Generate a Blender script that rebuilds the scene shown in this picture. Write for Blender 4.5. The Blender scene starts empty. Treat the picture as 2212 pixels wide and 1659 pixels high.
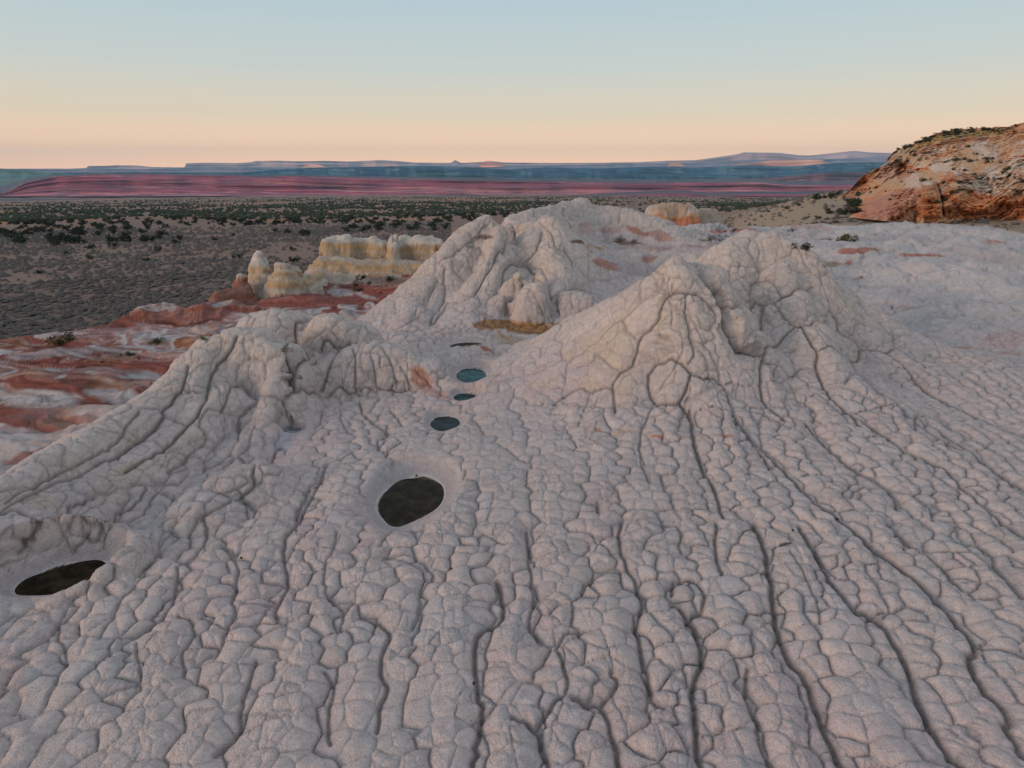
import bpy, math, time
import numpy as np
T0 = time.time()
f32 = np.float32
# ------------------------------------------------------------------ camera, world, sun
SC = bpy.context.scene
CAM_Z = 8.0
PITCH = math.radians(17.5)
FP = 1475.0                      # focal length for a 2212 px wide frame
cam_d = bpy.data.cameras.new("camera")
cam_d.sensor_width = 36.0
cam_d.lens = 36.0 * FP / 2212.0
cam_d.clip_start = 0.1
cam_d.clip_end = 60000.0
cam = bpy.data.objects.new("camera", cam_d)
cam.location = (0, 0, CAM_Z)
cam.rotation_euler = (math.pi / 2 - PITCH, 0, 0)
SC.collection.objects.link(cam)
SC.camera = cam

SUN_EL = math.radians(11.0)
SUN_AZ = math.radians(238.0)     # compass style: 0 = +Y, 90 = +X; the sun stands behind and left
world = bpy.data.worlds.new("World")
SC.world = world
world.use_nodes = True
wn = world.node_tree
wn.nodes.clear()
w_out = wn.nodes.new("ShaderNodeOutputWorld")
w_bg = wn.nodes.new("ShaderNodeBackground")
w_sky = wn.nodes.new("ShaderNodeTexSky")
w_sky.sky_type = 'NISHITA'
w_sky.sun_disc = False
w_sky.sun_elevation = SUN_EL
w_sky.sun_rotation = SUN_AZ
w_tc = wn.nodes.new("ShaderNodeTexCoord")
w_sep = wn.nodes.new("ShaderNodeSeparateXYZ")
w_ramp = wn.nodes.new("ShaderNodeValToRGB")
wn.links.new(w_tc.outputs['Generated'], w_sep.inputs[0])
wn.links.new(w_sep.outputs['Z'], w_ramp.inputs['Fac'])
cr = w_ramp.color_ramp
SKY = [(0.0, (1.95, 1.02, 0.52)), (0.02, (1.60, 0.93, 0.50)), (0.068, (0.98, 0.80, 0.57)), (0.126, (0.70, 0.745, 0.69)),
       (0.205, (0.54, 0.68, 0.73)), (0.32, (0.48, 0.58, 0.66)), (0.6, (0.50, 0.57, 0.66)), (1.0, (0.50, 0.56, 0.66))]
for i, (p, c) in enumerate(SKY):
    e = cr.elements[i] if i < 2 else cr.elements.new(p)
    e.position = p
    e.color = (*c, 1)
w_mul = wn.nodes.new("ShaderNodeMix"); w_mul.data_type = 'RGBA'; w_mul.blend_type = 'MIX'
w_scl = wn.nodes.new("ShaderNodeVectorMath"); w_scl.operation = 'SCALE'; w_scl.inputs['Scale'].default_value = 0.06
wn.links.new(w_sky.outputs[0], w_scl.inputs[0])
w_mul.inputs[0].default_value = 0.90
wn.links.new(w_scl.outputs[0], w_mul.inputs[6])
wn.links.new(w_ramp.outputs[0], w_mul.inputs[7])
wn.links.new(w_mul.outputs[2], w_bg.inputs['Color'])
w_bg.inputs['Strength'].default_value = 1.0
wn.links.new(w_bg.outputs[0], w_out.inputs['Surface'])

sun_d = bpy.data.lights.new("sun", 'SUN')
sun_d.energy = 1.8
sun_d.angle = math.radians(20)
sun_d.color = (1.0, 0.70, 0.52)
sun = bpy.data.objects.new("sun", sun_d)
sdir = np.array([math.sin(SUN_AZ) * math.cos(SUN_EL), math.cos(SUN_AZ) * math.cos(SUN_EL), math.sin(SUN_EL)])
import mathutils
sun.rotation_euler = mathutils.Vector(-sdir).to_track_quat('-Z', 'Y').to_euler()
sun.location = (-20, -20, 40)
SC.collection.objects.link(sun)
SC.view_settings.view_transform = 'Standard'
SC.view_settings.look = 'None'
SC.view_settings.exposure = 0.0
SC.view_settings.gamma = 1.0
SC.view_settings.use_curve_mapping = False

# ------------------------------------------------------------------ photograph rays -> points of the place
SP, CP = math.sin(PITCH), math.cos(PITCH)
def ray(px, py):
    u = (px - 1106.0) / FP
    v = (829.5 - py) / FP
    return u, CP + v * SP, -SP + v * CP        # x, y, z direction
def atY(px, py, Y):
    dx, dy, dz = ray(px, py)
    t = Y / dy
    return (dx * t, Y, CAM_Z + dz * t)
def atz(px, py, z):
    dx, dy, dz = ray(px, py)
    t = (z - CAM_Z) / dz
    return (dx * t, dy * t, z)
def project(x, y, z):
    zc = z - CAM_Z
    d = y * CP - zc * SP
    d = np.maximum(d, 0.3)
    v = (y * SP + zc * CP) / d
    u = x / d
    return 1106 + u * FP, 829.5 - v * FP

# ------------------------------------------------------------------ noise
def _hash(ix, iy, iz, seed):
    h = (ix.astype(np.uint32) * np.uint32(374761393)) ^ (iy.astype(np.uint32) * np.uint32(668265263)) ^ (iz.astype(np.uint32) * np.uint32(2147483647)) ^ np.uint32((seed * 974711 + 12345) & 0xffffffff)
    h = (h ^ (h >> np.uint32(13))) * np.uint32(1274126177)
    h = (h ^ (h >> np.uint32(15))) * np.uint32(2246822519)
    return h ^ (h >> np.uint32(16))
def _rnd(h):
    return (h & np.uint32(0xffffff)).astype(f32) * f32(1 / 16777216.0)
def _h2(h, k):
    h = (h + np.uint32(k * 2654435761 & 0xffffffff)) * np.uint32(2246822519)
    h = (h ^ (h >> np.uint32(15))) * np.uint32(3266489917)
    return h ^ (h >> np.uint32(13))
def vnoise2(x, y, seed=0):
    x = np.asarray(x, f32); y = np.asarray(y, f32)
    fx = np.floor(x); fy = np.floor(y)
    ix = fx.astype(np.int32); iy = fy.astype(np.int32)
    tx = x - fx; ty = y - fy
    tx = tx * tx * (3 - 2 * tx); ty = ty * ty * (3 - 2 * ty)
    z = np.zeros_like(ix)
    a = _rnd(_hash(ix, iy, z, seed)); b = _rnd(_hash(ix + 1, iy, z, seed))
    c = _rnd(_hash(ix, iy + 1, z, seed)); d = _rnd(_hash(ix + 1, iy + 1, z, seed))
    return (a + (b - a) * tx) * (1 - ty) + (c + (d - c) * tx) * ty * 1.0
def fbm2(x, y, seed=0, octv=4, gain=0.5):
    s = np.zeros(np.broadcast(x, y).shape, f32); a = 1.0; t = 0.0
    for o in range(octv):
        s += a * (vnoise2(x * f32(1.97 ** o) + 13.7 * o, y * f32(1.97 ** o) - 7.1 * o, seed + o) - f32(0.5))
        t += a; a *= gain
    return s / f32(t) * 2
def vnoise3(x, y, z, seed=0):
    fx = np.floor(x); fy = np.floor(y); fz = np.floor(z)
    ix = fx.astype(np.int32); iy = fy.astype(np.int32); iz = fz.astype(np.int32)
    tx = x - fx; ty = y - fy; tz = z - fz
    tx = tx * tx * (3 - 2 * tx); ty = ty * ty * (3 - 2 * ty); tz = tz * tz * (3 - 2 * tz)
    r = None
    for k in (0, 1):
        a = _rnd(_hash(ix, iy, iz + k, seed)); b = _rnd(_hash(ix + 1, iy, iz + k, seed))
        c = _rnd(_hash(ix, iy + 1, iz + k, seed)); d = _rnd(_hash(ix + 1, iy + 1, iz + k, seed))
        p = (a + (b - a) * tx) * (1 - ty) + (c + (d - c) * tx) * ty
        r = p * (1 - tz) if k == 0 else r + p * tz
    return r
def fbm3(x, y, z, seed=0, octv=3, gain=0.5):
    s = np.zeros(x.shape, f32); a = 1.0; t = 0.0
    for o in range(octv):
        m = f32(2.03 ** o)
        s += a * (vnoise3(x * m + 5.3 * o, y * m - 3.1 * o, z * m + 1.7 * o, seed + o) - f32(0.5))
        t += a; a *= gain
    return s / f32(t) * 2
def voronoi(coords, seed, jitter=0.85, shift=None, chunk=150000):
    """cell id hash and distance to the cell wall, 2D or 3D; the pattern is reshuffled per shift id"""
    D = len(coords); n = coords[0].size
    ids = np.zeros(n, np.uint32); edge = np.zeros(n, f32)
    for s in range(0, n, chunk):
        sl = slice(s, min(n, s + chunk))
        c = [np.ravel(a)[sl].astype(f32) for a in coords]
        if shift is not None:
            sh = np.ravel(shift)[sl]
            c = [a + _rnd(_h2(sh, 11 + i)) * f32(97.0) for i, a in enumerate(c)]
        b = [np.floor(a) for a in c]
        bi = [a.astype(np.int32) for a in b]
        m = c[0].size
        d1 = np.full(m, 1e9, f32); d2 = np.full(m, 1e9, f32)
        p1 = [np.zeros(m, f32) for _ in range(D)]; p2 = [np.zeros(m, f32) for _ in range(D)]
        id1 = np.zeros(m, np.uint32)
        offs = [(i, j, k) for i in (-1, 0, 1) for j in (-1, 0, 1) for k in ((-1, 0, 1) if D == 3 else (0,))]
        for o in offs:
            ii = [bi[q] + o[q] for q in range(D)]
            h = _hash(ii[0], ii[1], ii[2] if D == 3 else np.zeros_like(ii[0]), seed)
            sp = [b[q] + o[q] + f32(0.5) + (_rnd(_h2(h, q + 1)) - f32(0.5)) * f32(jitter) - c[q] for q in range(D)]
            d = sp[0] * sp[0] + sp[1] * sp[1]
            if D == 3: d += sp[2] * sp[2]
            first = d < d1
            second = (~first) & (d < d2)
            d2 = np.where(first, d1, np.where(second, d, d2))
            d1 = np.where(first, d, d1)
            for q in range(D):
                p2[q] = np.where(first, p1[q], np.where(second, sp[q], p2[q]))
                p1[q] = np.where(first, sp[q], p1[q])
            id1 = np.where(first, h, id1)
        L = sum((p2[q] - p1[q]) ** 2 for q in range(D))
        edge[sl] = (d2 - d1) / (2 * np.sqrt(L) + 1e-6)
        ids[sl] = id1
    sh = coords[0].shape
    return ids.reshape(sh), edge.reshape(sh)
def sstep(a, b, x):
    t = np.clip((x - a) / (b - a), 0, 1)
    return t * t * (3 - 2 * t)
def smax(a, b, k):
    h = np.clip(0.5 + 0.5 * (a - b) / k, 0, 1)
    return b + (a - b) * h + k * h * (1 - h)

# ------------------------------------------------------------------ thin plate splines
def tps_fit(pts, vals, lam=1e-3):
    P = np.array(pts, float); n = len(P)
    d = np.sqrt(((P[:, None] - P[None]) ** 2).sum(-1)) + 1e-9
    K = d * d * np.log(d) + lam * n * np.eye(n)
    A = np.zeros((n + 3, n + 3)); A[:n, :n] = K
    A[:n, n] = 1; A[:n, n + 1:] = P; A[n, :n] = 1; A[n + 1:, :n] = P.T
    b = np.zeros(n + 3); b[:n] = vals
    return P, np.linalg.solve(A, b)
def tps_eval(fit, x, y):
    P, w = fit; n = len(P)
    r = w[n] + w[n + 1] * x + w[n + 2] * y
    for i in range(n):
        d2 = (x - P[i, 0]) ** 2 + (y - P[i, 1]) ** 2 + 1e-9
        r = r + w[i] * 0.5 * d2 * np.log(d2)
    return r

# the broad ground under the mounds: (photo px, photo py, height)
GROUND = [(0,1659,-.75),(550,1659,-.7),(1106,1659,-.6),(1650,1659,-.5),(2212,1659,-.5),(-500,1659,-1.0),(2700,1659,-.4),(1106,2600,-.9),
 (0,1450,-.5),(1106,1400,-.3),(2212,1400,-.3),(120,1250,-.12),(500,1250,-.1),(885,1085,-.08),(1200,1100,.05),(700,1000,.2),(960,917,.08),(1015,812,-.05),
 (1005,858,.02),(1020,755,-.15),(640,930,.3),(640,870,.5),(850,860,.4),(1500,950,.5),(1300,950,.35),(1700,1000,.4),(1950,1000,.25),(2212,1050,.1),(2212,850,.1),
 (2212,700,.2),(2000,680,.2),(2212,560,.6),(2000,545,.5),(2212,510,.9),(1850,510,.5),(1750,480,.5),(1450,620,.1),(1300,560,.0),(1400,520,.3),(1650,475,.6),(1500,480,.2),
 (1090,738,-.25),(1130,712,-.1),(1000,690,.3),(900,745,.2),(2700,700,.5),(2700,520,1),(2900,1100,0),
 (50,950,-2.1),(0,1000,-2.0),(-400,1050,-2.0),(100,880,-2.3),(300,830,-1.9),(0,800,-2.9),(200,785,-2.6),(400,735,-2.2),(0,752,-3.5),(-300,760,-3.6),
 (600,660,-2.9),(800,655,-2.6),(700,622,-2.8),(850,605,-2.9),(420,590,-6.8),(600,540,-7),(90,725,-6.0),(0,700,-6.5),(250,650,-6.8),(400,610,-6.9),(0,560,-7.6),(-500,650,-6.8),(-500,560,-7.6),(900,505,-7)]
_g = [atz(px, py, z) for px, py, z in GROUND]
GFIT = tps_fit([(g[0], g[1]) for g in _g], [g[2] for g in _g], lam=2.0)

# mounds and domes; group, smoothing, list of crest points (photo px, photo py, forward distance), radius, drop at that radius, power
PR = [
 ('twin_front', .8, [(1090,775,26.4),(1130,745,26.2),(1240,685,25.6),(1330,642,25),(1400,597,24.4),(1450,561,24),(1500,566,24.4)], 3.5, 3.2, 1.1),
 ('twin_front', .6, [(1465,562,24),(1475,640,22.9),(1482,740,21.5),(1490,850,20.2),(1500,925,19.3)], 1.7, 1.9, 1.2),
 ('twin_front', .5, [(1420,640,23.6),(1380,730,22.3),(1330,810,21.4),(1290,880,20.8)], 1.4, 1.2, 1.2),
 ('twin_back', .8, [(1530,572,28.0),(1565,530,28.8),(1620,499,29.8),(1680,501,29.8),(1722,535,29.4)], 3.2, 3.9, 1.15),
 ('twin_back', .8, [(1722,535,29.4),(1765,600,29.6),(1824,622,29.6),(1888,673,28.8),(1933,714,28),(1984,750,27.2),(2022,788,26.6)], 3.2, 2.8, 1.0),
 ('twin_back', .6, [(1690,560,28.3),(1740,680,25.4),(1800,800,22.6),(1850,890,20.5)], 2.2, 2.0, 1.1),
 ('left_dome', .3, [(520,714,23.0),(565,716,23.0),(590,738,22.9)], 1.45, 1.9, 2.0),
 ('left_dome', .3, [(455,735,22.6),(430,762,22.0)], 1.2, 1.2, 1.8),
 ('twin_back', .9, [(1670,590,27.8),(1675,700,25.4),(1680,830,22.6),(1690,900,20.8)], 1.8, 1.5, 1.2),
 ('left_dome', .5, [(515,724,23),(440,760,22),(405,788,21.2),(330,850,19.8),(250,895,18.2),(130,965,16.2),(0,1045,14.2),(-150,1130,12.5)], 1.8, 1.6, 1.1),
 ('left_dome', .4, [(480,830,20.9),(400,910,18.9),(300,980,17.0),(190,1035,15.5),(60,1085,14.3),(-60,1130,13.3)], 1.1, .75, 1.1),
 ('left_dome', .4, [(590,800,22.0),(570,900,19.9),(520,960,18.3)], .9, .7, 1.1),
 ('rear_dome_a', .2, [(560,680,25.6),(590,673,25.8),(625,679,26)], 1.35, 1.7, 1.9),
 ('rear_dome_b', .2, [(712,681,25.6),(725,681,25.7),(765,702,26)], 1.45, 1.7, 1.9),
 ('flat_dome', .22, [(705,772,24.0),(760,745,24.3),(810,739,24.5),(870,752,24.7),(915,778,24.6)], 1.25, 1.3, 1.9),
 ('knob', .3, [(545,1003,16.2),(480,1035,15.6),(430,1080,14.9)], .95, .65, 1.5),
 ('pool_hump', .3, [(20,1108,13.4),(70,1120,13.3)], 1.05, .5, 1.1),
 ('pool_hump', .3, [(150,1120,13.3),(190,1135,13.1)], .75, .45, 1.5),
 ('massif_left', .7, [(1050,466,44),(1000,492,43),(950,545,41.2),(900,600,39.6),(870,640,38.4),(820,690,36.6),(785,718,35.2)], 2.3, 2.8, 1.15),
 ('massif_left', .6, [(1080,486,42.8),(1060,560,40.2),(1015,640,37.4),(960,705,34.8)], 1.7, 1.9, 1.3),
 ('massif_left', .5, [(900,660,36.2),(860,715,34),(800,735,33)], 1.3, .9, 1.2),
 ('massif_right', .8, [(1185,470,45),(1150,495,44.2)], 2.8, 3.4, 1.15),
 ('massif_right', .7, [(1185,470,45),(1250,515,45),(1300,560,45),(1350,600,44.5),(1385,632,43)], 2.6, 2.8, 1.0),
 ('massif_right', .6, [(1190,500,44),(1195,560,41.5),(1190,610,39.6)], 2.2, 2.0, 1.2),
 ('massif_right', .5, [(1150,480,50),(1100,482,50)], 2.2, 2.6, 1.3),
 ('round_knob', .25, [(1120,588,38.2)], .95, 1.0, 1.8),
 ('boulder_a', .25, [(1140,614,36.6),(1155,612,36.6)], 1.15, 1.5, 1.9),
 ('boulder_b', .25, [(1225,630,37.0),(1265,636,37.0)], 1.2, 1.1, 1.8),
 ('boulder_c', .25, [(1080,638,37.0),(1070,660,36.6)], 1.0, 1.0, 1.6),
 ('low_humps', .4, [(800,722,31.2),(870,722,31.0),(905,735,30.6)], 1.1, .6, 1.3),
 ('low_humps', .4, [(940,752,29.0),(985,776,27.9)], .95, .55, 1.4),
 ('back_massif', 1.2, [(1130,468,60),(1165,450,66),(1205,440,72),(1240,432,76),(1290,446,76),(1360,458,75),(1400,472,72),(1450,505,68)], 4.2, 3.8, 1.1),
 ('red_butte', .4, [(1425,444,104),(1450,437,105),(1480,441,105)], 2.6, 2.6, 2.2),
 ('small_butte', .4, [(1520,450,108),(1540,450,108)], 1.3, 1.2, 1.8),
 ('hump_behind', .5, [(1370,555,50),(1330,580,50)], 1.6, 1.1, 1.3),
 ('hump_behind', .5, [(1440,545,55),(1500,548,48)], 1.6, 1.1, 1.3),
 ('yellow_butte', .4, [(714,514,81),(745,510,81.5)], 1.7, 2.9, 2.4),
 ('yellow_butte', .4, [(772,512,82.5),(800,510,82.5),(822,516,82)], 1.6, 2.8, 2.2),
 ('yellow_butte', .3, [(850,505,80.5),(852,530,79)], 1.0, 2.4, 2.0),
 ('yellow_butte', .4, [(872,509,82),(905,513,81.5),(942,520,81)], 1.7, 2.6, 2.2),
 ('yellow_butte', .5, [(740,525,83.5),(930,528,83.5)], 1.8, 2.4, 2.0),
 ('yellow_butte', .5, [(700,560,78),(820,560,78),(930,570,78)], 2.4, 1.6, 1.3),
 ('cone', .3, [(560,545,63)], 1.15, 2.0, 1.4),
 ('cone_b', .3, [(612,569,61),(625,572,61.5)], 1.35, 1.5, 1.3),
 ('cone_b', .5, [(640,592,63),(700,590,70),(760,600,74)], 2.0, 1.6, 1.2),
 ('red_knob', .3, [(520,590,60.5)], .6, 1.2, 1.4),
 ('red_knob', .3, [(478,626,57.5),(520,617,59)], .9, .8, 1.3),
 ('knob_ridge', .4, [(312,658,51.5),(350,652,52),(400,662,52),(450,655,52.5),(500,652,53),(545,660,53)], 1.2, 1.2, 1.5),
 ('knob_ridge', .6, [(312,665,51.5),(250,692,50),(172,734,46.5)], 1.8, 1.1, 1.0),
 ('low_ridge', .4, [(-100,775,36),(0,772,37),(120,757,38.2),(200,750,39),(300,746,40),(345,752,40)], .9, .7, 1.2),
 ('low_hump', .4, [(40,862,28.2),(90,857,28.2),(140,862,28)], 1.3, .7, 1.5),
 ('low_hump', .3, [(180,885,26.5),(240,880,26)], .8, .4, 1.4),
]
FLARED = ('twin_front', 'twin_back', 'massif_left', 'massif_right', 'back_massif')
PRW = []
for g, k, pts, r, hgt, pw in PR:
    w = np.array([atY(*p) for p in pts])
    PRW.append((g, k, w, r, hgt, pw))
GROUPS = []
for g, *_ in PR:
    if g not in GROUPS: GROUPS.append(g)

# pools: px, py, half width px, half height px, water height, rotation
POOLS = [
 ('dark_pool', 887, 1082, 67, 50, -.12, -0.1, .40),
 ('left_pool', 138, 1268, 84, 32, -.10, 0.60, .36),
 ('round_pool', 961, 915, 31, 15, -.06, 0, .20),
 ('small_pool', 1005, 858, 25, 8, -.04, 0, .14),
 ('turquoise_pool', 1018, 811, 32, 15, -.06, 0, .22),
 ('basin', 1012, 752, 40, 11, -.03, 0, .16),
 ('shallow_pool', 628, 930, 20, 8, -.03, 0.3, .12),
]
POOLW = []
def macro(x, y, want_group=False):
    """smooth surface of the place: ground sheet plus mounds"""
    x = np.asarray(x, f32); y = np.asarray(y, f32)
    H = tps_eval(GFIT, x, y).astype(f32)
    H = np.where(y < 200, H, f32(-8)) if False else H
    # beyond the rock the ground levels out into the plain
    far = sstep(96, 118, np.sqrt(x * x + y * y))
    H = H * (1 - far) + far_ground(x, y) * far
    base = H.copy()
    # long low swells of the white plateau on the right
    pl = sstep(4, 12, x - (30 - y) * 0.0) * sstep(27, 36, y) * (1 - far)
    sw = fbm2(x * f32(.16) + y * f32(.05), y * f32(.26) - x * f32(.10), 31, 4)
    rdg = 1 - np.abs(fbm2(x * f32(.10) + y * f32(.07), y * f32(.20) - x * f32(.06), 35, 3)) * 2.2
    H = H + pl * (sw * f32(1.2) + rdg * f32(.45) - f32(.25))
    mid = sstep(46, 54, y) * sstep(-8, 2, x) * (1 - sstep(4, 12, x)) * (1 - far)
    H = H + mid * fbm2(x * f32(.2), y * f32(.22), 32, 4) * f32(.9)
    lf = sstep(-6, -9, x) * sstep(-4.6, -3.6, base) * (1 - sstep(-.9, -.2, base))
    H = H + lf * fbm2(x * f32(.16) + 3, y * f32(.42) + x * f32(.12), 33, 4) * f32(.95)
    grp = np.full(x.shape, -1, np.int16)
    H0 = H.copy()
    for g, k, w, r, hgt, pw in PRW:
        reach = r * 3.2 + 1.0
        lo = w[:, :2].min(0) - reach; hi = w[:, :2].max(0) + reach
        m = (x > lo[0]) & (x < hi[0]) & (y > lo[1]) & (y < hi[1])
        if not m.any(): continue
        xm = x[m]; ym = y[m]
        if len(w) == 1:
            d = np.sqrt((xm - w[0, 0]) ** 2 + (ym - w[0, 1]) ** 2); zc = np.full(xm.shape, w[0, 2], f32)
        else:
            d = np.full(xm.shape, 1e9, f32); zc = np.zeros(xm.shape, f32); wsum = np.zeros(xm.shape, f32)
            for i in range(len(w) - 1):
                ax, ay, az = w[i]; bx, by, bz = w[i + 1]
                ex, ey = bx - ax, by - ay
                t = np.clip(((xm - ax) * ex + (ym - ay) * ey) / (ex * ex + ey * ey + 1e-9), 0, 1)
                dd = np.sqrt((xm - ax - t * ex) ** 2 + (ym - ay - t * ey) ** 2)
                # inverse power blend keeps the crest height smooth between segments
                wt = 1.0 / (dd + 0.05) ** 3
                zc += wt * (az + t * (bz - az)); wsum += wt
                d = np.minimum(d, dd)
            zc /= wsum
        rho = d / r
        wob = 1 + 0.10 * fbm2(xm * f32(1.1 / r), ym * f32(1.1 / r), 77 + len(g), 2)
        rho = rho * wob
        q = rho ** (2 * pw)
        drop = hgt * q / (1.0 + rho ** (2 * pw - 1)) * 2.0
        val = zc - drop
        if g in FLARED:
            # skirts that flare out and run smoothly into the ground
            bm_ = H0[m]
            val = bm_ + (zc - bm_) * np.exp(-(rho / (.86 if g.startswith('twin') else 1.1)) ** 2.0)
        if g not in FLARED: val = np.where(rho > 3.0, val - (rho - 3.0) * 5, val)
        Hm = H[m]
        kk = k if g not in FLARED else .01 + k * sstep(.03, .7, val - bm_)
        H[m] = smax(val, Hm, kk)
        gm = grp[m]
        gm[(val > Hm + (.12 if g in FLARED else -0.05)) ] = GROUPS.index(g)
        grp[m] = gm
    for nm, cx, cy, rx, ry, wz, rot, dep in POOLW:
        dx = x - cx; dy = y - cy
        ca, sa = math.cos(rot), math.sin(rot)
        m = (np.abs(dx) < rx * 5 + ry * 2) & (np.abs(dy) < ry * 5 + rx * 2)
        if not m.any(): continue
        a = (dx[m] * ca + dy[m] * sa) / rx; b = (-dx[m] * sa + dy[m] * ca) / ry
        rr = np.sqrt(a * a + b * b) * (1 + .06 * np.sin(3 * np.arctan2(b, a) + cx) + .03 * np.sin(5 * np.arctan2(b, a)))
        # a bowl: steep lip at the water line, wide soft apron outside
        bowl = wz + np.where(rr < 1.0, -(1 - rr ** 2) * dep * .6, (rr - 1) * dep * 1.1 + np.maximum(rr - 1.45, 0) ** 2 * 2.2)
        H[m] = -smax(-bowl.astype(f32), -H[m], 0.09)
    if want_group:
        return H, grp, base
    return H

def place_pools():
    # water stands just under the lowest point of each rim
    out = []
    for nm, px, py, hw, hh, dz, rot, dep in POOLS:
        wz = 0.0
        for it in range(6):
            c = np.array(atz(px, py, wz)); a = np.array(atz(px + hw, py, wz)); b = np.array(atz(px, py + hh, wz)); b2 = np.array(atz(px, py - hh, wz))
            cy, rx, ry = (b[1] + b2[1]) / 2, abs(a[0] - c[0]), abs(b2[1] - b[1]) / 2
            t = np.linspace(0, 6.283, 24)
            ex = 1.25 * rx * np.cos(t); ey = 1.25 * ry * np.sin(t)
            h = macro(c[0] + ex * math.cos(rot) - ey * math.sin(rot), cy + ex * math.sin(rot) + ey * math.cos(rot))
            wz = float(h[ey <= 0].min()) + dz
        out.append((nm, c[0], cy, rx, ry, wz, rot, dep))
    return out

def far_ground(x, y):
    """the plain beyond the rock, falling away from the camera; the sage slope that climbs to the cliff on the right"""
    d = np.sqrt(x * x + y * y)
    plain = -7.0 - np.clip(d - 60, 0, 110) * f32(.008) - np.clip(d - 170, 0, 2600) * f32(.0315)
    plain = plain + fbm2(x * f32(.012), y * f32(.012), 51, 3) * np.clip((d - 120) * f32(.012), 0, 4.0)
    az = np.degrees(np.arctan2(x, y))
    side = sstep(13, 26, az)
    apron = 0.9 + np.clip(d - 110, 0, 60) * f32(.018) + fbm2(x * f32(.05), y * f32(.05), 52, 3) * f32(.5)
    apron = apron - np.clip(d - 230, 0, 3000) * f32(.05)
    apron = np.maximum(apron, plain)
    return (plain * (1 - side) + apron * side).astype(f32)

POOLW.extend(place_pools())
print([(p[0], round(p[5], 2)) for p in POOLW])
def surface_hit(px, py, fn=macro, y0=6.0, y1=118.0, n=700):
    """first point where the rays through photo positions meet the surface"""
    px = np.atleast_1d(np.array(px, float)); py = np.atleast_1d(np.array(py, float))
    Y = np.exp(np.linspace(math.log(y0), math.log(y1), n))
    u = (px - 1106) / FP; v = (829.5 - py) / FP
    dy = CP + v * SP; dz = -SP + v * CP
    t = Y[None, :] / dy[:, None]
    X = u[:, None] * t; Z = CAM_Z + dz[:, None] * t; YY = np.broadcast_to(Y[None, :], X.shape)
    H = fn(X.ravel(), YY.ravel()).reshape(X.shape)
    below = Z < H
    k = np.argmax(below, 1)
    k = np.where(below.any(1), k, n - 1); k0 = np.maximum(k - 1, 0)
    r = np.arange(len(px))
    g0 = Z[r, k0] - H[r, k0]; g1 = Z[r, k] - H[r, k]
    s = np.clip(g0 / (g0 - g1 + 1e-9), 0, 1)
    out = np.stack([X[r, k0] + (X[r, k] - X[r, k0]) * s, Y[k0] + (Y[k] - Y[k0]) * s, Z[r, k0] + (Z[r, k] - Z[r, k0]) * s], 1)
    return out
# ------------------------------------------------------------------ traced grooves (each list: offset/scale of its tracing sheet)
def T(s, ox, oy, lines):
    return [(w, [(x / s + ox, y / s + oy) for x, y in L]) for w, L in lines]
GROOVES = []
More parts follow.
